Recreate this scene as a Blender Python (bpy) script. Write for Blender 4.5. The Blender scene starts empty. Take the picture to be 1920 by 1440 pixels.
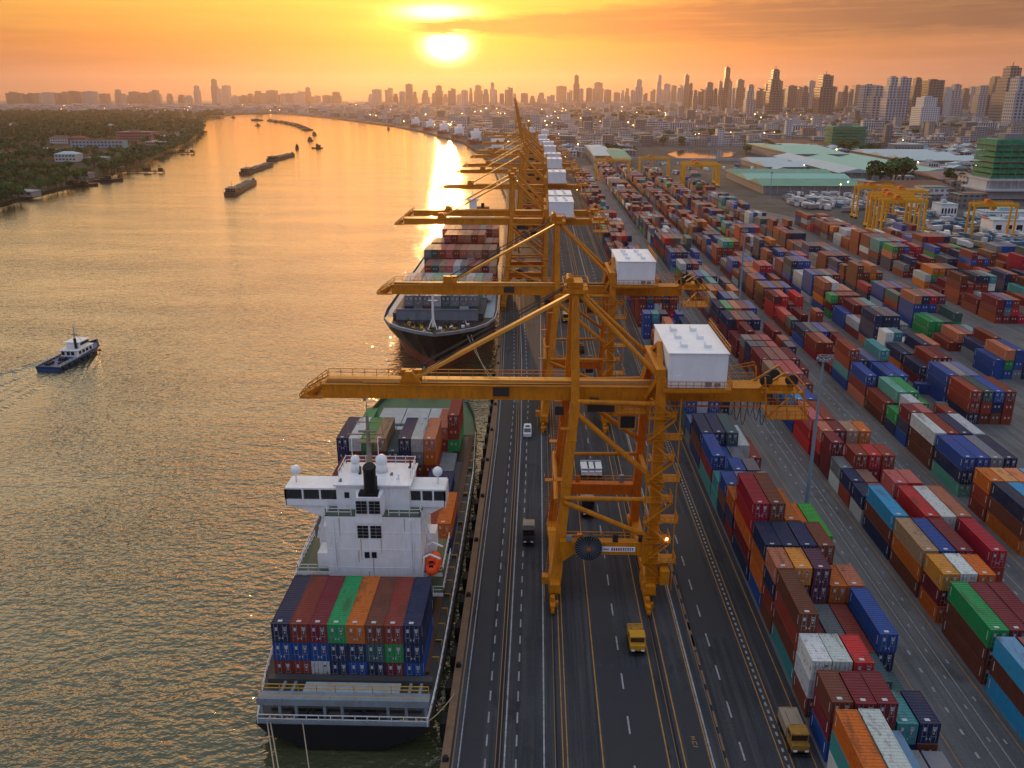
import bpy, math, random
from mathutils import Vector
R = math.radians
rnd = random.Random(7)
SC = bpy.context.scene
COL = SC.collection

# ------------------------------------------------------------------ camera model
F, CX, CY = 1620., 960., 720.
PITCH = math.atan(540 / 1620.)
YAW = math.atan(50 / math.hypot(1620, 540))
HC = 76.
_s, _c, _sy, _cy = math.sin(PITCH), math.cos(PITCH), math.sin(YAW), math.cos(YAW)
FWD = (-_sy * _c, _cy * _c, -_s); RGT = (_cy, _sy, 0); UPV = (-_sy * _s, _cy * _s, _c)
def at(u, v, z=0., Y=None):
    a = (u - CX) / F; b = -(v - CY) / F
    d = [FWD[i] + a * RGT[i] + b * UPV[i] for i in range(3)]
    t = (z - HC) / d[2] if Y is None else Y / d[1]
    return Vector((d[0] * t, d[1] * t, HC + d[2] * t))
def depth(x, y, z):
    return x * FWD[0] + y * FWD[1] + (z - HC) * FWD[2]
def pj(x, y, z):
    D = depth(x, y, z)
    return (CX + F * (x * RGT[0] + y * RGT[1]) / D, CY - F * (x * UPV[0] + y * UPV[1] + (z - HC) * UPV[2]) / D)
cd = bpy.data.cameras.new('camera'); cam = bpy.data.objects.new('camera', cd); COL.objects.link(cam)
cam.location = (0, 0, HC); cam.rotation_euler = (math.pi / 2 - PITCH, 0, YAW)
cd.sensor_width = 36; cd.lens = 36 * F / 1920; cd.clip_start = 1; cd.clip_end = 90000
SC.camera = cam
SC.view_settings.view_transform = 'Standard'; SC.view_settings.look = 'None'
SC.view_settings.exposure = .08; SC.view_settings.gamma = 1

# ------------------------------------------------------------------ node helpers
class NT:
    def __init__(s, nt): s.nt = nt; nt.nodes.clear()
    def n(s, t, **k):
        x = s.nt.nodes.new('ShaderNode' + t)
        for a, b in k.items(): setattr(x, a, b)
        return x
    def put(s, sock, v):
        if hasattr(v, 'links') or isinstance(v, bpy.types.NodeSocket): s.nt.links.new(v, sock)
        elif v is not None:
            if isinstance(v, (tuple, list)) and len(v) == 3 and sock.type == 'RGBA': v = (*v, 1)
            sock.default_value = v
    def m(s, op, a, b=None, c=None, clamp=False):
        x = s.n('Math', operation=op, use_clamp=clamp)
        for i, v in enumerate((a, b, c)):
            if v is not None: s.put(x.inputs[i], v)
        return x.outputs[0]
    def mix(s, f, a, b, bt='MIX'):
        x = s.n('Mix', data_type='RGBA', blend_type=bt); x.clamp_factor = True
        s.put(x.inputs[0], f); s.put(x.inputs[6], a); s.put(x.inputs[7], b)
        return x.outputs[2]
    def ramp(s, f, stops, interp='LINEAR'):
        x = s.n('ValToRGB'); s.put(x.inputs[0], f); cr = x.color_ramp; cr.interpolation = interp
        while len(cr.elements) < len(stops): cr.elements.new(0.5)
        for e, (p, c) in zip(cr.elements, stops):
            e.position = p; e.color = (*c, 1) if isinstance(c, (tuple, list)) else (c, c, c, 1)
        return x.outputs[0]
    def noise(s, vec, scale=1., detail=3., rough=.5, out=0):
        x = s.n('TexNoise'); s.put(x.inputs['Vector'], vec); s.put(x.inputs['Scale'], scale)
        s.put(x.inputs['Detail'], detail); s.put(x.inputs['Roughness'], rough)
        return x.outputs[out]
    def mapv(s, vec, sc=(1, 1, 1), loc=(0, 0, 0), rot=(0, 0, 0)):
        x = s.n('Mapping'); s.put(x.inputs[0], vec); x.inputs['Scale'].default_value = sc
        x.inputs['Location'].default_value = loc; x.inputs['Rotation'].default_value = rot
        return x.outputs[0]
    def sep(s, v):
        x = s.n('SeparateXYZ'); s.put(x.inputs[0], v); return x.outputs
    def bump(s, h, strength=.3, dist=.1, nrm=None):
        x = s.n('Bump'); s.put(x.inputs['Height'], h); s.put(x.inputs['Strength'], strength); s.put(x.inputs['Distance'], dist)
        if nrm is not None: s.put(x.inputs['Normal'], nrm)
        return x.outputs[0]
    def pbr(s, col, rough=.6, metal=0., nrm=None, spec=.5, em=None, ems=0.):
        x = s.n('BsdfPrincipled'); s.put(x.inputs['Base Color'], col); s.put(x.inputs['Roughness'], rough)
        s.put(x.inputs['Metallic'], metal); s.put(x.inputs['Specular IOR Level'], spec)
        if nrm is not None: s.put(x.inputs['Normal'], nrm)
        if em is not None: s.put(x.inputs['Emission Color'], em); s.put(x.inputs['Emission Strength'], ems)
        o = s.n('OutputMaterial'); s.nt.links.new(x.outputs[0], o.inputs[0]); return x
    def pos(s): return s.n('NewGeometry').outputs['Position']
    def obc(s): return s.n('TexCoord').outputs['Object']
MATS = {}
def newmat(name):
    m = bpy.data.materials.new(name); m.use_nodes = True; MATS[name] = m
    return m, NT(m.node_tree)
def plain(name, col, rough=.6, metal=0., dirt=.25, dscale=.6, dcol=None, spec=.22, bump=0.):
    """A painted or bare surface with uneven wear."""
    m, t = newmat(name)
    p = t.obc()
    n = t.noise(p, dscale, 5, .65)
    n2 = t.noise(t.mapv(p, (1, 1, .25)), dscale * 5, 3, .6)
    f = t.m('MULTIPLY', t.m('SMOOTH_MIN', n, n2, .2), 1.)
    k = t.ramp(f, [(.3, 1.), (.55, 0.)])
    dc = dcol or tuple(c * .45 for c in col)
    c = t.mix(t.m('MULTIPLY', k, dirt), col, dc)
    c = t.mix(t.m('MULTIPLY', t.noise(p, dscale * .35, 2), .35), c, tuple(min(1, x * 1.35) for x in col))
    nb = t.bump(n2, bump, .05) if bump else None
    t.pbr(c, rough, metal, nb, spec)
    return m

# ------------------------------------------------------------------ mesh builder
class MB:
    def __init__(s): s.v = []; s.f = []; s.m = []; s.c = []
    def add(s, vs, fs, mi=0, col=None):
        o = len(s.v); s.v.extend(vs)
        for f in fs:
            s.f.append([o + i for i in f]); s.m.append(mi); s.c.append(col)
    def quad(s, a, b, c, d, mi=0, col=None): s.add([tuple(a), tuple(b), tuple(c), tuple(d)], [(0, 1, 2, 3)], mi, col)
    BF = [(0, 3, 2, 1), (4, 5, 6, 7), (0, 1, 5, 4), (1, 2, 6, 5), (2, 3, 7, 6), (3, 0, 4, 7)]
    def box(s, x0, x1, y0, y1, z0, z1, mi=0, col=None, skip_bottom=False):
        s.add([(x0, y0, z0), (x1, y0, z0), (x1, y1, z0), (x0, y1, z0), (x0, y0, z1), (x1, y0, z1), (x1, y1, z1), (x0, y1, z1)],
              s.BF[1:] if skip_bottom else s.BF, mi, col)
    def cbox(s, c, d, mi=0, col=None):
        s.box(c[0] - d[0] / 2, c[0] + d[0] / 2, c[1] - d[1] / 2, c[1] + d[1] / 2, c[2] - d[2] / 2, c[2] + d[2] / 2, mi, col)
    def frame(s, p, q):
        p, q = Vector(p), Vector(q); d = (q - p).normalized()
        a = Vector((0, 0, 1)) if abs(d.z) < .95 else Vector((0, 1, 0))
        sd = d.cross(a).normalized(); return p, q, sd, sd.cross(d).normalized()
    def beam(s, p, q, w, h=None, mi=0, w2=None, h2=None):
        h = h or w; p, q, a, b = s.frame(p, q); w2 = w2 or w; h2 = h2 or h
        vs = [tuple(c + a * (i * ww / 2) + b * (j * hh / 2)) for c, ww, hh in ((p, w, h), (q, w2, h2)) for i, j in ((-1, -1), (1, -1), (1, 1), (-1, 1))]
        s.add(vs, [(0, 1, 2, 3), (7, 6, 5, 4), (0, 4, 5, 1), (1, 5, 6, 2), (2, 6, 7, 3), (3, 7, 4, 0)], mi)
    def tube(s, p, q, r, n=8, mi=0, r2=None, cap=True):
        r2 = r if r2 is None else r2; p, q, a, b = s.frame(p, q)
        vs = []
        for c, rr in ((p, r), (q, r2)):
            for i in range(n):
                t = 2 * math.pi * i / n; vs.append(tuple(c + a * (math.cos(t) * rr) + b * (math.sin(t) * rr)))
        fs = [(i, i + n, (i + 1) % n + n, (i + 1) % n) for i in range(n)]
        if cap: fs += [tuple(range(n)), tuple(range(2 * n - 1, n - 1, -1))]
        s.add(vs, fs, mi)
    def prism(s, pts, z0, z1, mi=0, side=None, col=None):
        n = len(pts)
        s.add([(x, y, z0) for x, y in pts] + [(x, y, z1) for x, y in pts],
              [tuple(range(n - 1, -1, -1)), tuple(range(n, 2 * n))], mi, col)
        s.add([(x, y, z0) for x, y in pts] + [(x, y, z1) for x, y in pts],
              [(i, (i + 1) % n, n + (i + 1) % n, n + i) for i in range(n)], mi if side is None else side, col)
    def loft(s, rings, mi=0, caps=True, close=True):
        n = len(rings[0]); vs = [tuple(p) for r in rings for p in r]; fs = []
        for k in range(len(rings) - 1):
            for i in range(n if close else n - 1):
                j = (i + 1) % n; fs.append((k * n + i, k * n + j, (k + 1) * n + j, (k + 1) * n + i))
        if caps: fs += [tuple(range(n - 1, -1, -1)), tuple(range((len(rings) - 1) * n, len(rings) * n))]
        s.add(vs, fs, mi)
    def ball(s, c, r, n=8, k=5, mi=0, sz=1.):
        rings = []
        for j in range(k + 1):
            t = math.pi * j / k - math.pi / 2; rr = max(1e-3, math.cos(t)) * r
            rings.append([(c[0] + rr * math.cos(2 * math.pi * i / n), c[1] + rr * math.sin(2 * math.pi * i / n), c[2] + r * sz * math.sin(t)) for i in range(n)])
        s.loft(rings, mi)
    def rail(s, pts, h=1.1, step=2.2, r=.05, mi=0, bars=2):
        """A hand railing along a polyline."""
        for a, b in zip(pts, pts[1:]):
            a, b = Vector(a), Vector(b); L = (b - a).length; n = max(1, round(L / step)); up = Vector((0, 0, h))
            for k in range(1, bars + 1): s.beam(a + up * (k / bars), b + up * (k / bars), r * 2, r * 2, mi)
            for k in range(n + 1):
                p = a + (b - a) * (k / n); s.beam(p, p + up, r * 2, r * 2, mi)
    def mesh(s, name, mats, smooth=False):
        me = bpy.data.meshes.new(name); me.from_pydata([tuple(x) for x in s.v], [], s.f)
        for m in (mats if isinstance(mats, (list, tuple)) else [mats]): me.materials.append(MATS[m] if isinstance(m, str) else m)
        me.polygons.foreach_set('material_index', s.m)
        if smooth: me.polygons.foreach_set('use_smooth', [True] * len(s.f))
        if any(c is not None for c in s.c):
            at_ = me.color_attributes.new('Col', 'FLOAT_COLOR', 'CORNER'); buf = []
            for f, c in zip(s.f, s.c):
                c = c or (.3, .3, .3); buf.extend([c[0], c[1], c[2], 1.] * len(f))
            at_.data.foreach_set('color', buf)
        me.update(); return me
    def build(s, name, mats, parent=None, loc=None, smooth=False):
        o = bpy.data.objects.new(name, s.mesh(name, mats, smooth)); COL.objects.link(o)
        if parent: o.parent = parent
        if loc: o.location = loc
        return o
def tag(o, label=None, cat=None, group=None, kind=None):
    if label: o['label'] = label
    if cat: o['category'] = cat
    if group: o['group'] = group
    if kind: o['kind'] = kind
    return o
def thing(name, label, cat, loc=(0, 0, 0), rot=0., group=None):
    o = bpy.data.objects.new(name, None); COL.objects.link(o); o.location = loc; o.rotation_euler = (0, 0, rot)
    o.empty_display_size = .5
    return tag(o, label, cat, group)
def kids(o): return [c for c in bpy.data.objects if c.parent is o]
TREE = {}
def copy_tree(o, parent=None, top=True):
    c = o.copy(); COL.objects.link(c)
    if parent: c.parent = parent
    for ch in TREE.get(o.name) or kids(o): copy_tree(ch, c, False)
    return c
def structure(mb, name, mats, smooth=False): return tag(mb.build(name, mats, smooth=smooth), kind='structure')
ORD = 'zeroth first second third fourth fifth sixth seventh eighth ninth tenth eleventh twelfth thirteenth fourteenth fifteenth sixteenth seventeenth eighteenth nineteenth twentieth'.split()
for _t, _u in (('twenty', 'twentieth'), ('thirty', 'thirtieth'), ('forty', 'fortieth'), ('fifty', 'fiftieth'), ('sixty', 'sixtieth')):
    if _u not in ORD: ORD.append(_u)
    ORD += [_t + '-' + ORD[i] for i in range(1, 10)]
# ------------------------------------------------------------------ sky, sun, haze
SUN_AZ, SUN_EL = -5.8, 3.05
w = bpy.data.worlds.new('World'); SC.world = w; w.use_nodes = True
t = NT(w.node_tree)
dirv = t.n('TexCoord').outputs['Generated']
sx, sy_, sz = t.sep(dirv)
el = t.m('MULTIPLY', t.m('ARCSINE', sz), 57.2958)
az = t.m('MULTIPLY', t.m('ARCTAN2', sx, sy_), 57.2958)
daz = t.m('SUBTRACT', az, SUN_AZ); del_ = t.m('SUBTRACT', el, SUN_EL)
e01 = t.m('POWER', t.m('DIVIDE', t.m('MAXIMUM', el, 0.), 90.), .5)
def E(d): return (d / 90) ** .5
front = t.ramp(e01, [(0, (.34, .125, .085)), (E(1.2), (.44, .155, .072)), (E(3.), (.52, .185, .024)), (E(5.5), (.84, .43, .045)), (E(10), (1.25, .86, .46)),
                     (E(18), (1.25, .92, .50)), (E(30), (.78, .74, .57)), (E(45), (.48, .53, .54)), (E(90), (.80, .96, 1.24))])
back = t.ramp(e01, [(0, (.20, .24, .36)), (E(12), (.22, .31, .50)), (E(40), (.32, .43, .68)), (E(90), (.80, .96, 1.24))])
ff = t.m('ADD', t.m('MULTIPLY', t.m('COSINE', t.m('MULTIPLY', daz, math.pi / 180)), .5), .5)
ff = t.m('SMOOTH_MIN', t.m('POWER', ff, 1.25), 1., .1)
base = t.mix(ff, back, front)
dusk = t.m('MULTIPLY', t.m('MULTIPLY', t.m('DIVIDE', t.m('ADD', az, -2.), 30., None, True), t.m('SUBTRACT', 1., t.m('DIVIDE', el, 14., None, True))), .85)
base = t.mix(dusk, base, (.37, .16, .11))
streak = t.noise(t.mapv(dirv, (3., 3., 60.)), 1.6, 4, .55)
base = t.mix(1., base, t.ramp(streak, [(.3, .86), (.7, 1.14)]), 'MULTIPLY')
def gauss(ra, re, da=0., de=0.):
    a = t.m('DIVIDE', t.m('ADD', daz, -da), ra); b = t.m('DIVIDE', t.m('ADD', del_, -de), re)
    return t.m('EXPONENT', t.m('MULTIPLY', t.m('ADD', t.m('MULTIPLY', a, a), t.m('MULTIPLY', b, b)), -1.))
def addglow(c, g, col):
    return t.mix(1., c, t.mix(1., col, g, 'MULTIPLY'), 'ADD')
base = addglow(base, gauss(15, 6., 0, 1.0), (.12, .045, -.010))
base = addglow(base, gauss(4.6, 1.9, 0, .6), (.34, .19, .0))
# clouds: a long dark bank running off to the right, thin bars across the sun
cn = t.noise(t.mapv(dirv, (9., 9., 55.)), 2.6, 6, .62)
cn2 = t.noise(t.mapv(dirv, (4., 4., 90.), (3.1, 1.7, .4)), 2.2, 5, .6)
lenr = t.m('MAXIMUM', t.m('ADD', daz, 3.4), 0.)
cc = t.m('ADD', t.m('MULTIPLY', lenr, .014), 4.02)
halfw = t.m('ADD', t.m('MINIMUM', t.m('MULTIPLY', lenr, .058), 1.15), .22)
dd = t.m('DIVIDE', t.m('ADD', t.m('SUBTRACT', el, cc), t.m('MULTIPLY', t.m('ADD', cn, -.5), 1.2)), halfw)
cl = t.m('SUBTRACT', 1., t.m('DIVIDE', t.m('ADD', t.m('ABSOLUTE', dd), -.55), .65, None, True), None, True)
cl = t.m('MULTIPLY', cl, t.m('DIVIDE', lenr, 2.5, None, True))
cl = t.m('MULTIPLY', cl, t.ramp(cn2, [(.34, .75), (.52, 1.)]))
ccol = t.mix(t.m('DIVIDE', lenr, 26., None, True), (.25, .08, .015), (.115, .066, .055))
sunm = t.m('MINIMUM', t.m('ADD', gauss(1.75, .95, .1, -.12), t.m('MULTIPLY', gauss(2.6, .55, -.5, 1.75), .8)), 1.)
hot = addglow(base, gauss(1.05, .68, .1, -.12), (10., 7.5, 3.5))
hot = addglow(hot, gauss(2.0, .40, -.5, 1.8), (4.5, 3.3, 1.4))
hot = addglow(hot, gauss(3.2, .35, .2, 1.05), (1.0, .7, .1))
sky = t.mix(t.m('MULTIPLY', cl, .97), hot, ccol)
bar = t.m('MULTIPLY', gauss(2.0, .13, -1.2, .62), .55)
sky = t.mix(bar, sky, (.8, .38, .05))
# faint high wisps higher up (only seen in reflections and as ambient light)
wis = t.ramp(t.noise(t.mapv(dirv, (2., 2., 6.)), 1.5, 5, .6), [(.42, 0.), (.7, 1.)])
sky = t.mix(t.m('MULTIPLY', t.m('MULTIPLY', wis, .35), t.m('DIVIDE', t.m('ADD', el, -6.), 15., None, True)), sky, (1.0, .86, .72))
sky = t.mix(t.m('LESS_THAN', el, -.02), sky, (.30, .13, .09))
bg1 = t.n('Background'); t.put(bg1.inputs[0], sky); bg1.inputs[1].default_value = .92
st = t.n('TexSky', sky_type='NISHITA'); st.sun_disc = False; st.sun_elevation = R(SUN_EL); st.sun_rotation = R(SUN_AZ)
st.dust_density = 3.; st.ozone_density = 1.5
bg2 = t.n('Background'); t.put(bg2.inputs[0], t.mix(1., st.outputs[0], (.75, .42, .24), 'MULTIPLY')); bg2.inputs[1].default_value = .05
ad = t.n('AddShader'); w.node_tree.links.new(bg1.outputs[0], ad.inputs[0]); w.node_tree.links.new(bg2.outputs[0], ad.inputs[1])
ow = t.n('OutputWorld'); w.node_tree.links.new(ad.outputs[0], ow.inputs[0])
w.cycles.sampling_method = 'MANUAL'; w.cycles.sample_map_resolution = 1024

sl = bpy.data.lights.new('sun', 'SUN'); sl.energy = 2.0; sl.angle = R(.6); sl.color = (1., .52, .18)
so = bpy.data.objects.new('sun', sl); COL.objects.link(so)
sd = Vector((math.sin(R(SUN_AZ)) * math.cos(R(SUN_EL)), math.cos(R(SUN_AZ)) * math.cos(R(SUN_EL)), math.sin(R(SUN_EL))))
so.rotation_euler = sd.to_track_quat('Z', 'Y').to_euler(); so.location = (0, 0, 200)

m, t = newmat('haze')
pv = t.n('VolumePrincipled'); pv.inputs['Color'].default_value = (.92, .74, .70, 1); pv.inputs['Density'].default_value = .000036
pv.inputs['Anisotropy'].default_value = .68
o_ = t.n('OutputMaterial'); m.node_tree.links.new(pv.outputs[0], o_.inputs['Volume'])
b = MB(); b.box(-11000, 11400, -300, 16500, -7.5, 420); tag(b.build('haze', 'haze'), kind='stuff')
SC.cycles.max_bounces = 5; SC.cycles.diffuse_bounces = 2; SC.cycles.glossy_bounces = 3; SC.cycles.volume_bounces = 0
SC.cycles.transparent_max_bounces = 6; SC.cycles.use_denoising = True
SC.cycles.sample_clamp_indirect = 6

# ------------------------------------------------------------------ materials
m, t = newmat('river_water')
p = t.pos(); px, py, pz = t.sep(p)
dist = t.m('POWER', t.m('ADD', t.m('MULTIPLY', px, px), t.m('ADD', t.m('MULTIPLY', py, py), 5800.)), .5)
n1 = t.noise(t.mapv(p, (.62, .95, 1), rot=(0, 0, .12)), 1., 2, .5)
n2 = t.noise(t.mapv(p, (.17, .26, 1), rot=(0, 0, -.25)), 1., 2, .5)
n3 = t.noise(t.mapv(p, (1.1, 1.9, 1), rot=(0, 0, .3)), 1., 3, .5)
n4 = t.noise(t.mapv(p, (.012, .03, 1)), 1., 3, .5)
h = t.m('ADD', t.m('ADD', t.m('MULTIPLY', n1, .62), t.m('MULTIPLY', n2, .75)), t.m('MULTIPLY', n3, .10))
far = t.m('POWER', t.m('DIVIDE', 170., t.m('ADD', dist, 30.), None, True), .78)
nb = t.bump(t.m('MULTIPLY', h, t.m('MULTIPLY', far, t.ramp(n4, [(.35, .65), (.65, 1.25)]))), 1., 1.)
lw = t.n('LayerWeight'); t.put(lw.inputs['Normal'], nb); lw.inputs['Blend'].default_value = .5
fres = t.m('ADD', t.m('MULTIPLY', t.m('POWER', lw.outputs['Facing'], 2.5), .84), .032)
murk = t.mix(t.noise(t.mapv(p, (.02, .03, 1)), 1., 3), (.052, .058, .026), (.068, .070, .034))
df = t.n('BsdfDiffuse'); t.put(df.inputs[0], murk)
gl = t.n('BsdfGlossy'); gl.inputs[0].default_value = (1, .98, .94, 1); t.put(gl.inputs['Roughness'], t.m('ADD', .045, t.m('MULTIPLY', t.m('SUBTRACT', 1., far), .025))); t.put(gl.inputs['Normal'], nb)
mx = t.n('MixShader'); t.put(mx.inputs[0], fres); m.node_tree.links.new(df.outputs[0], mx.inputs[1]); m.node_tree.links.new(gl.outputs[0], mx.inputs[2])
o_ = t.n('OutputMaterial'); m.node_tree.links.new(mx.outputs[0], o_.inputs[0])

def ground(name, c0, c1, c2, sc=.05, rough=.75, streak=(.6, .03, 1), spec=.12):
    m, t = newmat(name); p = t.pos()
    a = t.noise(p, sc, 5, .6); b_ = t.noise(t.mapv(p, streak), 1., 4, .6); g = t.noise(p, 3., 2)
    c = t.mix(t.ramp(a, [(.35, 0.), (.65, 1.)]), c0, c1)
    c = t.mix(t.m('MULTIPLY', t.ramp(b_, [(.45, 0.), (.7, 1.)]), .6), c, c2)
    oil = t.noise(t.mapv(p, (1., .45, 1.)), .16, 5, .7); c = t.mix(t.m('MULTIPLY', t.ramp(oil, [(.56, 0.), (.68, 1.)]), .65), c, tuple(q * .45 for q in c0))
    trk = t.noise(t.mapv(p, (1.7, .012, 1)), 1., 3, .6); c = t.mix(t.m('MULTIPLY', t.ramp(trk, [(.50, 0.), (.66, 1.)]), .5), c, tuple(q * .55 for q in c0))
    c = t.mix(.35, c, t.ramp(g, [(.3, .6), (.7, 1.3)]), 'MULTIPLY')
    t.pbr(c, t.m('ADD', rough - .12, t.m('MULTIPLY', b_, .25)), 0, t.bump(g, .15, .02), spec); return m
ground('asphalt', (.030, .034, .042), (.050, .053, .061), (.095, .092, .092), streak=(.9, .022, 1))
ground('quay_concrete', (.085, .08, .078), (.12, .11, .10), (.05, .045, .042), .2)
ground('yard_paving', (.110, .112, .120), (.160, .158, .162), (.070, .069, .072), .04, .7, (.8, .05, 1))
ground('city_ground', (.062, .064, .068), (.11, .112, .118), (.05, .06, .035), .012, .9, (.02, .05, 1))
ground('bank_soil', (.022, .030, .015), (.038, .036, .024), (.018, .026, .012), .03, .9, (.05, .05, 1))
ground('pond_bed', (.06, .07, .04), (.05, .06, .03), (.1, .09, .06), .02)
plain('marking_white', (.34, .34, .36), .6, 0, .95, .8, (.07, .07, .08)); plain('marking_yellow', (.44, .21, .035), .6, 0, .95, .8, (.12, .085, .05))
plain('rail_steel', (.17, .14, .12), .4, .7, .5, 1., (.16, .07, .03)); plain('kerb_rust', (.20, .115, .065), .7, 0, .7, .5, (.07, .05, .04))
plain('rubber', (.018, .018, .019), .8)
plain('groove', (.018, .018, .02), .9)
plain('crane_yellow', (.56, .19, .004), .5, 0, .62, .45, (.19, .062, .012)); plain('crane_orange', (.62, .14, .008), .5, 0, .62, .45, (.20, .05, .010))
plain('crane_light', (.68, .30, .035), .5, 0, .4, .5, (.3, .12, .03))
plain('rtg_yellow', (.72, .34, .012), .45, 0, .3, .4, (.30, .12, .02))
plain('machine_dark', (.030, .032, .036), .6, .2, .3, 1.)
plain('steel_grey', (.20, .25, .30), .5, .1, .5, .5, (.13, .09, .06)); plain('reel_grey', (.13, .15, .18), .5, .3)
plain('house_white', (.82, .84, .87), .5, 0, .25, .3, (.48, .42, .34)); plain('ship_white', (.80, .82, .85), .45, 0, .38, .35, (.52, .42, .32))
plain('ship_deck_green', (.075, .115, .075), .7, 0, .5, .5, (.10, .07, .045)); plain('hull_black', (.010, .0105, .013), .42, 0, .3, .2, (.022, .018, .017)); plain('hull_red', (.20, .035, .03), .5, 0, .4, .3, (.09, .03, .025))
plain('hull_green', (.03, .11, .055), .5, 0, .5, .4, (.09, .06, .04)); plain('deck_grey', (.19, .23, .27), .6, 0, .75, .35, (.15, .10, .065)); plain('deck_dark', (.055, .06, .065), .7, 0, .6, .4, (.09, .055, .035))
plain('foredeck_grey', (.30, .36, .42), .6, 0, .5, .3, (.18, .14, .11)); plain('hatch_pale', (.34, .40, .44), .55, 0, .6, .25, (.22, .16, .11))
plain('rail_yellow', (.55, .30, .03), .5, 0, .4, 1.); plain('rail_white', (.68, .69, .70), .5, 0, .4, 1., (.35, .25, .18)); plain('funnel_black', (.012, .012, .013), .5)
plain('lifeboat_orange', (.75, .07, .012), .3, 0, .2, 1.); plain('glass_dark', (.012, .015, .018), .12, 0, .0, 1., spec=.8); plain('window_dark', (.014, .016, .02), .3)
plain('boat_blue', (.012, .055, .16), .4, 0, .3, .6); plain('boat_dark', (.014, .018, .026), .5); plain('barge_rust', (.11, .055, .035), .7, 0, .5, .5); plain('cargo_grey', (.13, .125, .12), .9, 0, .6, .4)
plain('rope', (.38, .31, .22), .8); plain('rope_dark', (.06, .055, .05), .8)
plain('mast_blue', (.20, .29, .38), .45, .1, .3, .4); plain('wood_dark', (.035, .028, .022), .85)
plain('truck_yellow', (.55, .27, .02), .4, 0, .5, 1., (.2, .1, .03)); plain('truck_white', (.62, .63, .64), .35, 0, .3, 1.); plain('truck_dirty', (.40, .20, .03), .6, 0, .9, 1.4, (.07, .05, .035)); plain('truck_tan', (.30, .24, .18), .6, 0, .6, 1.); plain('truck_blue', (.05, .15, .26), .4)
plain('roof_turquoise', (.17, .42, .36), .6, 0, .6, .06, (.30, .42, .40)); plain('roof_pale', (.34, .44, .50), .55, 0, .5, .06, (.22, .38, .37)); plain('roof_pink', (.26, .14, .13), .7, 0, .5, .08); plain('roof_green', (.09, .30, .22), .6, 0, .7, .08, (.08, .12, .11)); plain('roof_rust', (.17, .075, .05), .8, 0, .5, .1)
plain('wall_pale', (.52, .53, .55), .7, 0, .35, .12); plain('wall_grey', (.24, .24, .25), .8, 0, .4, .12); plain('wall_cream', (.50, .44, .36), .8, 0, .4, .12); plain('wall_blue', (.22, .38, .46), .7, 0, .4, .1); plain('wall_pink', (.33, .14, .14), .7, 0, .4, .1)
plain('concrete', (.33, .34, .35), .8, 0, .4, .2); plain('trunk_bark', (.06, .045, .03), .9)
m, t = newmat('safety_net'); p = t.obc(); n_ = t.noise(p, .25, 4, .6); wv = t.n('TexWave', wave_type='BANDS', bands_direction='Z'); t.put(wv.inputs[0], p); wv.inputs['Scale'].default_value = .28
c = t.mix(t.ramp(n_, [(.35, 0.), (.65, 1.)]), (.008, .19, .10), (.018, .34, .18)); c = t.mix(t.m('MULTIPLY', wv.outputs[1], .4), c, (.006, .09, .05)); t.pbr(c, .8)
for nm, ca, cb in (('leaves_dark', (.016, .056, .022), (.044, .112, .040)), ('leaves_mid', (.030, .088, .026), (.072, .155, .045)), ('leaves_far', (.016, .058, .028), (.042, .100, .046))):
    m, t = newmat(nm); p = t.pos(); oi = t.n('ObjectInfo').outputs['Random']
    c = t.mix(t.ramp(t.noise(p, .11, 4, .6), [(.35, 0.), (.65, 1.)]), ca, cb); c = t.mix(t.m('MULTIPLY', oi, .35), c, (.045, .065, .02))
    x = t.pbr(c, .75, 0, None, .2)
# containers: colour from the object, or from the mesh's own colour attribute for the far stacks
def contmat(name, attr):
    m, t = newmat(name); p = t.obc()
    if attr:
        a = t.n('Attribute'); a.attribute_name = 'Col'; col = a.outputs['Color']; seed = t.pos(); p = t.pos()
    else:
        oi = t.n('ObjectInfo'); col = oi.outputs['Color']; mp = t.n('VectorMath', operation='ADD'); t.put(mp.inputs[0], p)
        cb = t.n('CombineXYZ'); t.put(cb.inputs[0], t.m('MULTIPLY', oi.outputs['Random'], 90.)); t.put(cb.inputs[1], t.m('MULTIPLY', oi.outputs['Random'], 37.)); t.put(mp.inputs[1], cb.outputs[0]); seed = mp.outputs[0]
    big = t.noise(seed, .35, 4, .65); fine = t.noise(t.mapv(seed, (2.2, 1.1, 1.)), 1.2, 5, .7); stain = t.noise(t.mapv(seed, (.5, .12, .5)), 1., 4, .7)
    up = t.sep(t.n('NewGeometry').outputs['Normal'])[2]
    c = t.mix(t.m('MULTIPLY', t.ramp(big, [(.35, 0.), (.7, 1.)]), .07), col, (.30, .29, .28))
    c = t.mix(t.m('MULTIPLY', t.m('MAXIMUM', up, 0.), .30 if attr else .05), c, (.34, .26, .23))  # bleached tops; on far stacks the tint also paints in warm sky sheen
    c = t.mix(t.m('MULTIPLY', t.ramp(fine, [(.53, 0.), (.68, 1.)]), .35 if attr else .65), c, (.12, .05, .028))
    c = t.mix(t.m('MULTIPLY', t.m('MULTIPLY', t.ramp(stain, [(.56, 0.), (.66, 1.)]), .62), t.m('MAXIMUM', up, 0.)), c, (.09, .05, .035))
    t.pbr(c, t.m('ADD', .5, t.m('MULTIPLY', big, .25)), 0, None, .12)
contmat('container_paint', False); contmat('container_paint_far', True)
plain('container_mark', (.50, .51, .53), .5, 0, .5, 2.); plain('container_bar', (.30, .31, .33), .4, .5)
m, t = newmat('far_city'); a = t.n('Attribute'); a.attribute_name = 'Col'; p = t.pos(); x_, y_, z_ = t.sep(p); up = t.sep(t.n('NewGeometry').outputs['Normal'])[2]
fl = t.m('FRACT', t.m('DIVIDE', z_, 3.4)); co = t.m('FRACT', t.m('DIVIDE', t.m('ADD', x_, t.m('MULTIPLY', y_, .7)), 4.2))
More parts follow.
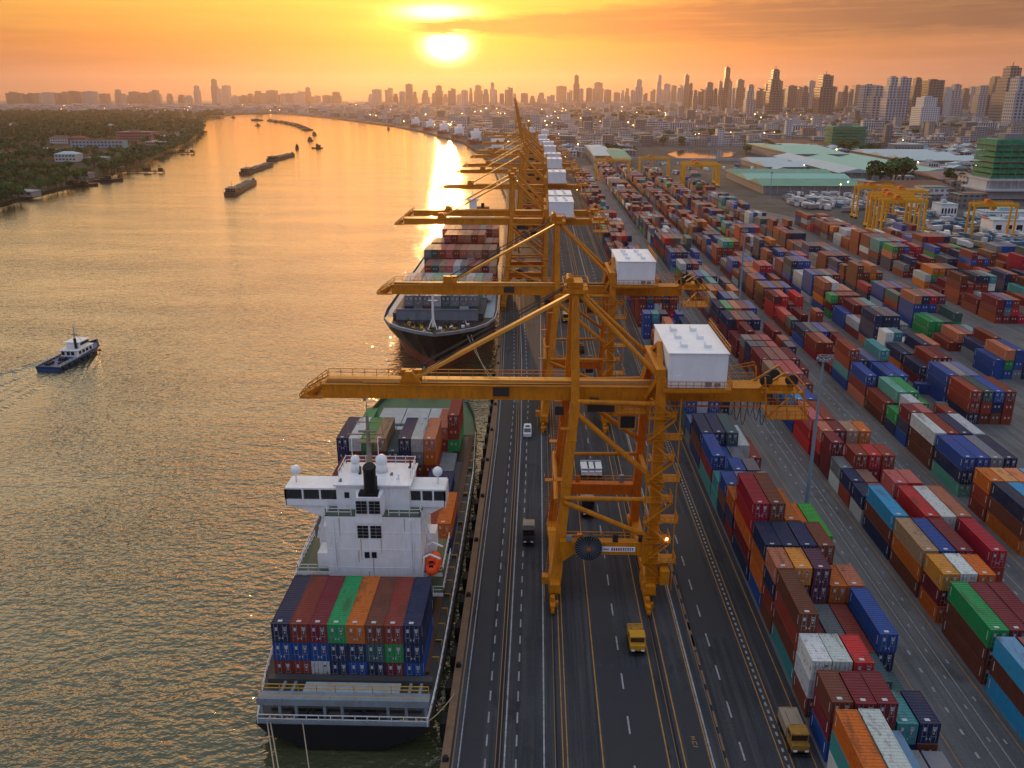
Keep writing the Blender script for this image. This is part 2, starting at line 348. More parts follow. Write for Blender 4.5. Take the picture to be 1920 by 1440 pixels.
win = t.m('MULTIPLY', t.m('LESS_THAN', t.m('ABSOLUTE', t.m('ADD', fl, -.5)), .26), t.m('LESS_THAN', t.m('ABSOLUTE', t.m('ADD', co, -.5)), .30))
win = t.m('MULTIPLY', win, t.m('LESS_THAN', t.m('ABSOLUTE', up), .5))
c = t.mix(t.m('MULTIPLY', t.noise(p, .05, 4), .4), a.outputs['Color'], (.10, .09, .085)); c = t.mix(t.m('MULTIPLY', win, .75), c, (.03, .033, .04)); t.pbr(c, .7)
def towermat(name, wall, glass, fh, cw, vert=.5, horiz=.5):
    m, t = newmat(name); p = t.obc(); x_, y_, z_ = t.sep(p); up = t.sep(t.n('NewGeometry').outputs['Normal'])[2]
    fl = t.m('FRACT', t.m('DIVIDE', z_, fh)); co = t.m('FRACT', t.m('DIVIDE', t.m('ADD', x_, y_), cw))
    g = t.m('MULTIPLY', t.m('LESS_THAN', fl, horiz), t.m('LESS_THAN', co, vert))
    g = t.m('MULTIPLY', g, t.m('LESS_THAN', t.m('ABSOLUTE', up), .5))
    c = t.mix(t.m('MULTIPLY', t.noise(p, .03, 3), .4), wall, tuple(q * .6 for q in wall)); c = t.mix(g, c, glass); t.pbr(c, t.m('SUBTRACT', .7, t.m('MULTIPLY', g, .45))); return m
towermat('tower_pale', (.38, .39, .42), (.05, .06, .08), 7., 11., .6, .55); towermat('tower_grey', (.20, .20, .22), (.04, .045, .06), 8., 9., .65, .6)
towermat('tower_dark', (.13, .13, .15), (.03, .035, .045), 9., 12., .7, .6); towermat('tower_tan', (.30, .24, .20), (.05, .05, .06), 7., 10., .55, .55)
towermat('apartment_white', (.62, .63, .66), (.06, .065, .08), 3.6, 4.6, .55, .5); towermat('apartment_blue', (.33, .40, .48), (.05, .06, .08), 7., 9., .55, .6)
m, t = newmat('lamp_warm'); t.pbr((.8, .5, .2), .5, em=(1., .55, .16), ems=22.)
m, t = newmat('lamp_white'); t.pbr((.8, .8, .7), .5, em=(1., .85, .6), ems=9.)
# ------------------------------------------------------------------ river, banks, quay
b = MB(); b.quad((-10800, -280, -3), (3000, -280, -3), (3000, 6000, -3), (-10800, 6000, -3)); structure(b, 'river', 'river_water')
QE = [(-10.7, -250), (-10.7, 215), (-12.9, 293), (-18.5, 481), (-25, 700), (-58, 1100), (-128, 1550), (-249, 1998), (-387, 2415), (-772, 3338), (-1223, 4249)]
LB = [(-372, 150), (-385, 420), (-399.6, 639), (-411, 703), (-433, 823), (-443, 909), (-513, 1196), (-586, 1454), (-754, 1984), (-1061, 2788), (-1238, 3325), (-1331, 4000), (-1236, 4256)]
def qx(y):
    for (x0, y0), (x1, y1) in zip(QE, QE[1:]):
        if y0 <= y <= y1: return x0 + (x1 - x0) * (y - y0) / (y1 - y0)
    return QE[-1][0]
def lx(y):
    for (x0, y0), (x1, y1) in zip(LB, LB[1:]):
        if y0 <= y <= y1: return x0 + (x1 - x0) * (y - y0) / (y1 - y0)
    return LB[-1][0]
b = MB(); b.prism(QE + [(-1240, 4262), (-10800, 4330), (-10800, 16200), (11200, 16200), (11200, -250)], -6, -.06); structure(b, 'city_ground', 'city_ground')
b = MB(); lbj = []
for (x0, y0), (x1, y1) in zip(LB, LB[1:]):
    n = max(1, int(math.hypot(x1 - x0, y1 - y0) / 45))
    for k in range(n):
        f = k / n; lbj.append((x0 + (x1 - x0) * f + rnd.uniform(-5, 7), y0 + (y1 - y0) * f))
b.prism(lbj + [LB[-1], (-10700, 4290), (-10700, 150)], -6, -.9); structure(b, 'left_bank', 'bank_soil')
YR = [(34.8, -120), (34.8, 700), (30, 1020), (70, 1030), (150, 640), (175, 560), (205, 470), (215, 400), (265, 300), (330, 230), (420, 120), (420, -120)]
b = MB(); qa = [p for p in QE[:6]]
b.prism(qa + [(30, 1110), (30, 1020), (34.8, 700), (34.8, -250)], -.05, 0); structure(b, 'quay_road', 'asphalt')
b = MB(); b.prism(YR, -.05, .0); structure(b, 'yard_pavement', 'yard_paving')
b = MB()   # quay wall, cope and recesses
for (x0, y0), (x1, y1) in zip(QE[:5], QE[1:6]):
    b.add([(x0 - .25, y0, -6), (x1 - .25, y1, -6), (x1 - .25, y1, -.1), (x0 - .25, y0, -.1)], [(3, 2, 1, 0)], 0)
structure(b, 'quay_wall', ['quay_concrete'])
b = MB()
for (x0, y0), (x1, y1) in zip(QE[:5], QE[1:6]):
    b.add([(x0 - .3, y0, -.12), (x0 + .75, y0, -.12), (x1 + .75, y1, -.12), (x1 - .3, y1, -.12), (x0 - .3, y0, .28), (x0 + .75, y0, .28), (x1 + .75, y1, .28), (x1 - .3, y1, .28)], MB.BF, 0)
structure(b, 'quay_kerb', 'kerb_rust')
def strips(name, mat, items, z=.02):
    """items: (x, width, y0, y1, dash, gap)"""
    b = MB()
    for x, wd, y0, y1, dash, gap in items:
        y = y0
        while y < y1:
            ye = min(y1, y + (dash or 60))
            o0 = qx(y) - QE[0][0] if x < 0 else 0; o1 = qx(ye) - QE[0][0] if x < 0 else 0
            b.quad((x - wd / 2 + o0, y, z), (x + wd / 2 + o0, y, z), (x + wd / 2 + o1, ye, z), (x - wd / 2 + o1, ye, z)); y = ye + (gap if dash else 0)
    return structure(b, name, mat)
strips('road_line', 'marking_white', [(-8.9, .14, 70, 900, 0, 0), (-5.7, .2, 70, 700, 2., 2.2), (-3.4, .2, 70, 900, 0, 0), (-2.0, .2, 70, 700, 2., 2.2), (1.4, .2, 70, 700, 0, 0), (12.2, .22, 72, 600, 3.3, 5.4),
    (21.75, .22, 70, 600, 0, 0), (25.6, .22, 70, 600, 3.2, 4.4), (30.6, .28, 70, 600, .7, .7), (57.6, .14, 70, 900, 0, 0), (55.7, .12, 70, 900, 0, 0), (54., .3, 70, 700, 1., 3.1), (56.7, .2, 71, 700, .8, 5.3), (58.6, .25, 73, 700, .9, 7.1),
    (79., .14, 70, 700, 0, 0), (77.6, .3, 70, 700, 1., 3.1), (80.8, .2, 71, 700, .8, 5.3), (102, .2, 100, 600, 1, 3.7), (125.4, .2, 100, 600, 1, 3.7)])
strips('road_line', 'marking_yellow', [(3.7, .13, 70, 700, 0, 0), (4.25, .13, 70, 700, 0, 0), (8.5, .16, 70, 700, 0, 0), (16.4, .16, 70, 700, 0, 0), (18.35, .16, 70, 700, 0, 0), (21.45, .14, 70, 700, 0, 0), (30.0, .12, 70, 700, 0, 0), (31.2, .12, 70, 700, 0, 0),
    (33.9, .14, 70, 700, 0, 0), (51.2, .12, 70, 900, 0, 0), (59.9, .14, 70, 900, 0, 0), (75.6, .12, 70, 900, 0, 0), (82.9, .14, 70, 800, 0, 0), (99.5, .12, 120, 700, 0, 0), (102.9, .14, 120, 700, 0, 0)])
strips('rail_slot', 'groove', [(2.9, .34, 60, 700, 0, 0), (17.62, .5, 60, 700, 0, 0), (-4.2, .9, 60, 900, 0, 0), (23.25, .34, 60, 600, 0, 0)], .012)
strips('crane_rail', 'rail_steel', [(2.78, .13, 60, 700, 0, 0), (17.5, .13, 60, 700, 0, 0), (-4.5, .14, 60, 900, 0, 0), (-4.0, .14, 60, 900, 0, 0), (-9.6, .2, 60, 900, 0, 0), (23.1, .1, 60, 600, 0, 0)], .05)
strips('road_line', 'kerb_rust', [(23.4, .28, 70, 140, 3., 1.2), (23.35, .4, 107, 114, 0, 0)], .03)
# patches of newer asphalt and oil stains
b = MB()
for k_, (x0, x1, y0, y1) in enumerate(((8.8, 12.0, 103.5, 128), (8.9, 16.2, 71, 103), (18.8, 21.2, 76, 98), (-8.5, -6.2, 60, 260), (24, 29, 110, 150))): b.quad((x0, y0, .006), (x1, y0, .006), (x1, y1, .006), (x0, y1, .006))
plain('asphalt_patch', (.028, .031, .038), .7, 0, .5, .25, (.04, .04, .045)); structure(b, 'road_patch', 'asphalt_patch')
# painted characters on the road beside the landside rail
b = MB(); Z = .024
def stroke(x0, y0, x1, y1, wd=.11): b.beam((cx_ + (x0 - cx_) * .55, cy_ + (y0 - cy_) * .6, Z), (cx_ + (x1 - cx_) * .55, cy_ + (y1 - cy_) * .6, Z), wd, .006)
cx_, cy_ = 20.0, 88.
stroke(cx_ - .5, cy_ + 1.9, cx_ + .35, cy_ + 1.9); stroke(cx_ + .35, cy_ + 1.9, cx_ - .3, cy_ + 1.2); stroke(cx_ - .3, cy_ + 1.2, cx_ + .45, cy_ + 1.1)
stroke(cx_ - .4, cy_ + .5, cx_ + .5, cy_ + .35); stroke(cx_ - .4, cy_ + .5, cx_ - .3, cy_ - .4); stroke(cx_ + .5, cy_ + .35, cx_ + .55, cy_ - .5); stroke(cx_ - .4, cy_ - .9, cx_ + .65, cy_ - 1.05)
structure(b, 'road_number', 'marking_yellow')
# fenders on the quay wall and bollards on its edge
proto = MB(); proto.box(-.75, .1, -1.1, 1.1, -2.9, -.25); proto.box(-1.0, -.75, -.8, .8, -2.6, -.5)
fm = proto.mesh('fender', 'rubber')
for i, y in enumerate(range(92, 246, 7)):
    o = bpy.data.objects.new('fender', fm); COL.objects.link(o); o.location = (qx(y) - .3, y, 0)
    tag(o, 'black rubber fender bolted on the quay wall below the kerb', 'fender', 'black fenders along the quay wall')
bm_ = MB(); bm_.tube((0, 0, 0), (0, 0, .35), .28, 10, 0, .2); bm_.tube((0, 0, .35), (0, 0, .55), .36, 10, 0, .3); bm_.box(-.4, .4, -.4, .4, -.02, .05)
bmesh_ = bm_.mesh('bollard', 'rubber')
for y in range(84, 300, 18):
    o = bpy.data.objects.new('bollard', bmesh_); COL.objects.link(o); o.location = (qx(y) + .25, y, .28)
    tag(o, 'squat dark mooring bollard on the rusty quay kerb', 'bollard', 'mooring bollards along the quay kerb')
# ------------------------------------------------------------------ containers
PAL = {'navy blue': (.009, .026, .080), 'blue': (.007, .062, .27), 'sky blue': (.022, .24, .46), 'teal': (.04, .24, .26), 'green': (.008, .25, .075), 'bright green': (.03, .36, .05), 'sea green': (.10, .34, .27),
       'rust red': (.23, .032, .020), 'maroon': (.155, .014, .024), 'brown': (.135, .038, .022), 'orange': (.50, .115, .010), 'amber orange': (.55, .22, .03), 'red': (.46, .020, .025), 'crimson': (.36, .010, .032), 'pink red': (.45, .10, .10),
       'pale grey': (.44, .47, .48), 'white': (.60, .62, .61), 'slate grey': (.14, .16, .18), 'purple': (.095, .030, .065), 'dark teal': (.03, .085, .09), 'tan': (.34, .20, .12), 'salmon': (.45, .14, .075)}
CODE = dict(n='navy blue', b='blue', s='sky blue', t='teal', g='green', G='bright green', e='sea green', r='rust red', m='maroon', w='brown', o='orange', a='amber orange', R='red', c='crimson', p='pink red', y='pale grey', h='white', l='slate grey', u='purple', d='dark teal', k='tan', q='salmon')
WEI = 'rrrrrrrrrccRmmmmmmmmwwnnnnnnnnnbbbbbboqyyhlldttgu'
CW, CHT = 2.44, 2.82
def container_meshes():
    out = {}
    for key, L in (('long', 12.19), ('short', 6.06)):
        b = MB(); hw, hl = CW / 2, L / 2
        nr = int(L / .52); zr = CHT - .02                 # roof ribs
        for i in range(nr):
            y0 = -hl + .12 + (L - .24) * i / nr; y1 = -hl + .12 + (L - .24) * (i + 1) / nr; ym = y0 + (y1 - y0) * .55; e = .05
            b.quad((-hw + .1, y0, zr), (hw - .1, y0, zr), (hw - .1, ym, zr), (-hw + .1, ym, zr))
            b.quad((-hw + .1, ym, zr), (hw - .1, ym, zr), (hw - .1, ym + e, zr - .06), (-hw + .1, ym + e, zr - .06))
            b.quad((-hw + .1, ym + e, zr - .06), (hw - .1, ym + e, zr - .06), (hw - .1, y1 - e, zr - .06), (-hw + .1, y1 - e, zr - .06))
            b.quad((-hw + .1, y1 - e, zr - .06), (hw - .1, y1 - e, zr - .06), (hw - .1, y1, zr), (-hw + .1, y1, zr))
        ns = int(L / .36)                                   # side corrugation
        for sx_ in (-1, 1):
            xs, xi = sx_ * (hw - .01), sx_ * (hw - .06)
            for i in range(ns):
                y0 = -hl + .1 + (L - .2) * i / ns; y1 = -hl + .1 + (L - .2) * (i + 1) / ns; d = (y1 - y0)
                for ya, yb, xa, xb in ((y0, y0 + .35 * d, xs, xs), (y0 + .35 * d, y0 + .5 * d, xs, xi), (y0 + .5 * d, y0 + .85 * d, xi, xi), (y0 + .85 * d, y1, xi, xs)):
                    q = [(xa, ya, .14), (xb, yb, .14), (xb, yb, CHT - .1), (xa, ya, CHT - .1)]
                    b.quad(*(q if sx_ > 0 else q[::-1]))
            b.box(sx_ * hw - (.1 if sx_ > 0 else 0), sx_ * hw + (.1 if sx_ < 0 else 0), -hl, hl, 0, .15); b.box(sx_ * hw - (.1 if sx_ > 0 else 0), sx_ * hw + (.1 if sx_ < 0 else 0), -hl, hl, CHT - .11, CHT + .012)
            for sy in (-1, 1):
                b.box(sx_ * hw - (.13 if sx_ > 0 else -.0), sx_ * hw + (.13 if sx_ < 0 else .0), sy * hl - (.14 if sy > 0 else 0), sy * hl + (.14 if sy < 0 else 0), .14, CHT - .1)
        b.box(-hw + .1, hw - .1, -hl, -hl + .1, 0, .15); b.box(-hw + .1, hw - .1, hl - .1, hl, 0, .15)
        b.box(-hw + .1, hw - .1, -hl, -hl + .13, CHT - .13, CHT + .004); b.box(-hw + .1, hw - .1, hl - .13, hl, CHT - .13, CHT + .004)
        b.quad((hw - .1, hl - .03, .15), (-hw + .1, hl - .03, .15), (-hw + .1, hl - .03, CHT - .1), (hw - .1, hl - .03, CHT - .1)); b.quad((-hw, -hl + .05, .05), (-hw, hl, .05), (hw, hl, .05), (hw, -hl + .05, .05))
        b.box(-hw + .1, hw - .1, -hl + .065, -hl + .1, .1, CHT - .1)
        for sx_ in (-1, 1):                                   # number plates painted on the sides and roof
            for yy in (-hl + .55, hl - .75): b.box(sx_ * hw - (.0 if sx_ > 0 else .012), sx_ * hw + (.012 if sx_ > 0 else .0), yy, yy + .16, .9, 2.3, 1)
        b.box(-.45, .15, -hl + .5, -hl + .95, CHT - .03, CHT + .006, 1)
        out[key, 'body'] = b.mesh('body', ['container_paint', 'container_mark'])
        d = MB()                                            # one door leaf with its bars and plates
        d.box(-hw + .13, -.012, -hl + .02, -hl + .06, .16, CHT - .14, 0)
        for z in (.55, 1.05, 1.6, 2.15): d.box(-hw + .16, -.04, -hl + .008, -hl + .02, z - .05, z + .05, 0)
        for x in (-.82, -.32): d.beam((x, -hl - .015, .18), (x, -hl - .015, CHT - .16), .05, .05, 1)
        d.box(-.95, -.2, -hl - .04, -hl - .01, .95, 1.02, 1)
        d.box(-.72, -.42, -hl - .012, -hl + .018, 1.75, 2.25, 2); d.box(-.24, -.12, -hl - .012, -hl + .018, .5, .78, 2)
        out[key, 'doorl'] = d.mesh('door', ['container_paint', 'container_bar', 'container_mark'])
        d2 = MB(); d2.v = [(-x, y, z) for x, y, z in d.v]; d2.f = [f[::-1] for f in d.f]; d2.m = d.m; d2.c = d.c
        d2.box(.35, .85, -hl - .012, -hl + .018, 2.02, 2.32, 2); d2.box(.5, .62, -hl - .012, -hl + .018, 1.3, 1.6, 2)
        out[key, 'doorr'] = d2.mesh('door', ['container_paint', 'container_bar', 'container_mark'])
    return out
CM = container_meshes()
def jitter(c, k=.18):
    f = 1 + rnd.uniform(-k, k); return tuple(max(.004, x * f * (1 + rnd.uniform(-.06, .06))) for x in c)
def put_container(x, y, z, long, colour, label, group, scale=(1, 1, 1), doors=True, parts=True, flip=False):
    k = 'long' if long else 'short'; rgb = (*jitter(PAL[colour]), 1)
    rz = math.pi if flip else rnd.uniform(-.004, .004)
    if parts:
        o = thing('shipping_container', label, 'container', (x, y, z), rz, group); o.scale = scale
        for nm, me in [('body', CM[k, 'body'])] + ([('door', CM[k, 'doorl']), ('door', CM[k, 'doorr'])] if doors else []):
            c = bpy.data.objects.new(nm, me); COL.objects.link(c); c.parent = o; c.color = rgb
    else:
        o = bpy.data.objects.new('shipping_container', CM[k, 'body']); COL.objects.link(o); o.location = (x, y, z); o.scale = scale; o.color = rgb; o.rotation_euler = (0, 0, rz)
        tag(o, label, 'container', group)
    return o
STUFF = MB()
def stuff_container(x, y, z, hl, colour, hw=CW / 2, h=CHT):
    c = jitter(PAL[colour]); b = STUFF
    b.box(x - hw, x + hw, y - hl, y + hl, z, z + h - .02, 0, c, True)
    if y < 420:
        for xx in (-.45, .45): b.box(x + xx - .16, x + xx + .16, y - hl - .02, y - hl + .05, z + 1.5, z + 2.0, 0, (.42, .43, .44))
# yard blocks: X of the first lane's left side, number of lanes, landmark words, ground Y range
BLOCKS = [(35.1, 5, 'quayside block', 66, 900), (60.9, 5, 'second block from the quay', 74, 980), (84.3, 4, 'third block from the quay', 130, 940), (105.2, 4, 'fourth block from the quay', 200, 880),
          (129.0, 4, 'fifth block from the quay', 236, 800), (161.0, 5, 'sixth block from the quay', 300, 560), (187.0, 5, 'seventh block from the quay', 325, 470), (215.0, 6, 'eighth block from the quay', 345, 430)]
# nearest bays by hand: (y0, y1, [lane columns bottom -> top]), one letter per tier, '.' = empty lane
HAND = {
 0: [(72.2, 84.4, ['yto', 'bmh', 'ms', 'l', 'l']), (85.4, 91.5, ['bmw', 'bmm', 'mwm', 'nt', 'wn']), (93.2, 99.2, ['wyh', 'wyh', 'mcR', 'td', 'd']), (99.4, 110.9, ['twrw', 'wm', 'ml', 'wr', 'rnb']),
     (111.2, 117.2, ['wrnq', 'mbwa', 'mwuu', 'wr o'.replace(' ', ''), 'ww q'.replace(' ', '')]), (117.8, 125.6, ['baon'.replace('a', 'o'), 'nwnn', 'wmnn', 'wwmw', '.']), (126.2, 138.2, ['nmoRc', 'wrmwl'.replace('l', 'w'), 'wrwo', 'rro', 'rwG']),
     (138.8, 145, ['mno', 'wwwd', 'mrm', 'll', '.']), (145.4, 151.5, ['nwb', 'mnb', 'rrq', 'ml', 'l']), (152, 158, ['tt', 'wbb', 'mnn', 'ml', '.']), (158.6, 170.6, ['tmb', 'nb', 'nl', 'm', '.']),
     (171.2, 183.2, ['nwn', 'mnn', 'nbd', 'wy', 'r']), (184, 190, ['lb', 'dm', 'my', '.', '.']), (191, 203, ['ddb', 'nny', 'mmb', 'w', '.'])],
 1: [(74.5, 86.5, ['mbw', 'mrm', 'wmr', 'mr', '.']), (87.2, 99.2, ['sws', 'mwm', 'rmm', 'wm', '.']), (100.6, 112.8, ['wwg', 'mwm', 'wmm', 'm', '.']), (115.0, 121.1, ['oma', 'mrh', 'woo', 'w', '.']),
     (122.0, 133.2, ['wok', 'onb', 'mnm', 'bu', 'mrc']), (133.8, 146, ['nws', 'bu', 'mrR', 'wlh', 'wmq']), (147, 153.1, ['yn', 'mm', 'wrp', 'mbR', 'w']), (153.6, 159.7, ['rn', 'mw', 'm', '.', '.']),
     (160, 166, ['hl', 'wmr', 'rmR', 'mrr', '.']), (166.4, 172.5, ['mmm', 'mc', 'wm', 'dg', '.']), (173, 179.1, ['mRq', 'rrm', 'wkk', 'mdo', '.']), (180, 192.2, ['RRp', 'rmr', '.', 'h', '.']),
     (193, 205, ['bbs', 'bbb', 'hm', '.', '.']), (206, 212, ['ms', 'rr', 'r', 'r', '.']), (213, 225, ['wmk', 'wwp', 'mmp', 'rr', '.'])],
 2: [(131, 147.5, ['rwy', 'mnh', 'rmr', 'bb', 'nb']), (135.8, 148, ['own', 'ons', 'bnl', 'nwo', 'ro']), (148.4, 154.6, ['rroo'[:3], 'woa', 'rbo', 'wrs', 'nb']), (159.2, 171.4, ['enb', 'nnb', 'wnl', 'mnn', '.']),
     (172.2, 184.4, ['wwh', 'mwr', 'nbn', 'wry', '.']), (185, 191, ['bnm', 'nbc', 'my', 'rrr', '.']), (191.6, 197.7, ['nge'[:2], 'nly', 'rr', 'm', '.']), (199, 211.2, ['wr', 'mwe', 'mwg', 'egG'[:2], '.'])],
}
HAND[2] = HAND[2][1:]
CELLS = []                                                   # (block, bay, lane, tier, ntiers, x, y, z, hl, colour)
for bi, (bx, nl, words_, y0, y1) in enumerate(BLOCKS):
    bays = [(a, e, cols) for a, e, cols in HAND.get(bi, [])]; L = 12.19; top = 3
    y = max([e for _, e, _ in bays] + [y0 - .6]) + .7
    while y < y1:
        L = 12.19 if rnd.random() < .84 else 6.06
        if rnd.random() < (.07 if y < 420 else .03): y += 6.6; continue
        top = rnd.choice((2, 3, 3, 3, 4)) if y < 500 else rnd.choice((2, 3, 3))
        cols = []; main = rnd.choice(WEI)
        for l in range(nl):
            if rnd.random() < .04: cols.append('.'); continue
            n = max(1, top - (rnd.random() < .20) - (rnd.random() < .06))
            cols.append(''.join(main if rnd.random() < .45 else rnd.choice(WEI) for _ in range(n)))
        bays.append((y, y + L, cols)); y += L + rnd.choice((.5, .8, 1.2, 2.6, 3.4))
    for k, (a, e, cols) in enumerate(bays):
        for l, col in enumerate(cols):
            if col == '.': continue
            for tr, ch in enumerate(col):
                xx = bx + CW / 2 + l * 2.66 + rnd.uniform(-.06, .06)
                right = {0: 1e9}.get(0)
                CELLS.append([bi, k, l, tr, len(col), xx, (a + e) / 2 + rnd.uniform(-.12, .12), tr * (CHT + .01), (e - a) / 2, CODE[ch], cols, bays])
def diag_ok(x, y):                                           # the yard's far right corner is cut off by trucks and sheds
    return x < 150 or y < 560 - (x - 150) * 1.2
ranked = []
for c in CELLS:
    bi, k, l, tr, n, x, y, z, hl, colr, cols, bays = c
    if not diag_ok(x, y): continue
    u, v = pj(x, y - hl, z + CHT); D = depth(x, y, z)
    lefth = len(cols[l - 1].strip('.')) if l else 0
    fronth = len(bays[k - 1][2][l].strip('.')) if k and bays[k][0] - bays[k - 1][1] < 2 else 0
    A = 0
    if tr == n - 1: A += 2.5 * hl * 2 * .42
    if fronth <= tr: A += 2.44 * 2.8 * .8
    if lefth <= tr: A += 2 * hl * 2.8 * min(1., max(0., x / D)) * 1.0
    if not (-60 < u < 1980 and v < 1500): A *= .02
    ranked.append((A / D ** 2, c))
CAND = []                                                    # every container with how large it shows: the largest become things of their own
for a, c in ranked:
    bi, k, l, tr, n, x, y, z, hl, colr, cols, bays = c
    tier = 'lone' if n == 1 else 'topmost' if tr == n - 1 else 'bottom' if tr == 0 else ORD[tr + 1] + '-tier'
    lab = f"{tier} {colr} container, {ORD[l + 1]} lane of {ORD[min(k + 1, 60)]} bay in {BLOCKS[bi][2]}"
    long = hl > 3.6
    CAND.append((a, (x, y, z, long, colr, lab, 'containers stacked in the yard', (1, hl * 2 / (12.19 if long else 6.06) * .995, 1), y < 235), (x, y, z, hl - .04, colr)))
# a blue flat-topped container lying across the aisle beside the third block, as in the photograph
p = at(1757, 738, 0)
put_container(p.x, p.y, 0, True, 'blue', 'blue container turned crosswise, alone on the paving beyond the third block', 'containers stacked in the yard').rotation_euler = (0, 0, R(84))
p = at(1760, 758, 0); put_container(p.x + 1, p.y - 3, 0, False, 'slate grey', 'low grey container lying crosswise in front of the lone blue one', 'containers stacked in the yard', (1, 1, .5)).rotation_euler = (0, 0, R(86))
# ------------------------------------------------------------------ ships
def hull_ring(y, xl, xr, zd, a, zb=-6., lift=0.):
    """One cross section: deck edge, flare, waterline, bilge."""
    c = (xl + xr) / 2; a = min(a, (xr - xl) / 2 - .05)
    return [(xl, y, zd), (xl + a * .35, y - lift * .3, zd - (zd + 3) * .45), (xl + a, y - lift, -3.2 if zb < -4 else zb + .6), (min(c - .02, xl + a + 1.6), y - lift, zb),
            (max(c + .02, xr - a - 1.6), y - lift, zb), (xr - a, y - lift, -3.2 if zb < -4 else zb + .6), (xr - a * .35, y - lift * .3, zd - (zd + 3) * .45), (xr, y, zd)]
def deck_poly(b, st, z, inset=.25, mi=0):
    L = [(xl + inset, y, z) for y, xl, xr, *_ in st]; Rr = [(xr - inset, y, z) for y, xl, xr, *_ in st]
    for i in range(len(st) - 1): b.quad(L[i], Rr[i], Rr[i + 1], L[i + 1], mi)
def edge_rail(b, st, side, z, mi=0, h=1.1):
    b.rail([((xl + .3 if side < 0 else xr - .3), y, z) for y, xl, xr, *_ in st], h, 2.4, .045, mi)
# ---- ship one: grey-decked feeder seen from astern
s1 = thing('container_ship', 'black-hulled container ship seen from its stern, with a white superstructure and black funnel', 'ship', (0, 0, 0))
st = [(88.7, -34.9, -12.9, 1.0, 5., -2.7), (92, -35.6, -12.7, 1.0, 2.2, -6), (98, -36.6, -12.5, 1.0, .8, -6), (112, -38.2, -12.4, 1.0, .3, -6), (130, -39.9, -12.4, 1.0, .2, -6), (165, -41.6, -12.6, 1.0, .3, -6), (186, -41.8, -13.6, 1.2, 1.2, -6), (197, -41., -15.0, 1.5, 3., -6),
      (207, -39.2, -17.6, 2.0, 5., -6), (215, -36., -21., 2.6, 5.5, -6), (220.5, -32.6, -24.6, 3.0, 3.6, -6), (224.3, -29.1, -28.1, 3.3, .45, -6)]
b = MB(); b.loft([hull_ring(y, xl, xr, zd, a, zb) for y, xl, xr, zd, a, zb in st]); hull1 = b.build('hull', 'hull_black', s1, smooth=False)
b = MB(); deck_poly(b, [q for q in st], 1.06); 
for q0, q1 in zip(st[-6:], st[-5:]): pass
b.build('deck', 'deck_dark', s1)
b = MB(); g = st[6:]; L = [(xl + .4, y, zd + .1) for y, xl, xr, zd, a, zb in g]; Rr = [(xr - .4, y, zd + .1) for y, xl, xr, zd, a, zb in g]
for i in range(len(g) - 1): b.quad(L[i], Rr[i], Rr[i + 1], L[i + 1])
b.build('foredeck', 'hull_green', s1)
b = MB()
for sgn in (-1, 1):
    pts = [((xl if sgn < 0 else xr), y, zd) for y, xl, xr, zd, a, zb in st[5:]]
    for p0, p1 in zip(pts, pts[1:]): b.quad(p0, p1, (p1[0], p1[1], p1[2] + 1.2), (p0[0], p0[1], p0[2] + 1.2))
b.build('bulwark', 'hull_green', s1)
b = MB(); edge_rail(b, st[:7], 1, 1.1); edge_rail(b, st[:7], -1, 1.1); b.rail([(-34.6, 88.95, 1.05), (-13.1, 88.95, 1.05)], 1.2, 1.5, .05); b.build('railing', 'rail_white', s1)
b = MB()                                                # stern frame: long grey beam on posts over the mooring deck
b.box(-34.7, -13.0, 89.3, 90.9, 3.6, 4.3); b.box(-34.7, -13.0, 89.2, 89.3, 3.45, 4.4)
for x in (-34.2, -31.9, -29.8, -26.2, -24., -18.2, -15.9, -13.4):
    b.box(x - .17, x + .17, 89.35, 89.75, 1.05, 3.6); b.beam((x, 89.6, 3.5), (x + (.8 if x < -24 else -.8), 89.6, 3.6), .2, .3)
b.box(-34.7, -13, 88.75, 89.1, 1.0, 1.5)
b.build('stern_frame', 'steel_grey', s1)
b = MB(); b.rail([(-34.5, 90.8, 4.3), (-13.2, 90.8, 4.3)], 1.1, 2.4, .045); b.rail([(-34.5, 89.4, 4.3), (-13.2, 89.4, 4.3)], .5, 3, .03, 0, 1); b.build('railing', 'rail_yellow', s1)
b = MB(); b.box(-33.6, -14.2, 91.2, 96.2, .9, 1.5, 0); b.box(-30.2, -17.5, 91.6, 95.8, 1.5, 2.0, 1); b.box(-35.4, -13.4, 95.9, 97.0, .9, 2.3, 0)
for x in (-33, -31.6, -16.2, -14.8): b.box(x - .2, x + .2, 91.2, 96, 1.5, 2.0, 2)
b.build('hatch_cover', ['deck_dark', 'hatch_pale', 'steel_grey'], s1)
for x in (-29.5, -27, -22.2, -20.6):
    b = MB(); b.tube((x - .8, 89.9, 1.6), (x + .8, 89.9, 1.6), .42, 10); b.box(x - 1.0, x - .8, 89.4, 90.4, 1.05, 2.1); b.box(x + .8, x + 1.0, 89.4, 90.4, 1.05, 2.1); b.build('mooring_winch', 'machine_dark', s1)
for x in (-33.2, -31, -16.5, -14.6):
    b = MB(); b.tube((x, 89.2, 1.05), (x, 89.2, 1.6), .2, 8); b.tube((x + .6, 89.2, 1.05), (x + .6, 89.2, 1.6), .2, 8); b.build('bitt', 'rail_yellow', s1)
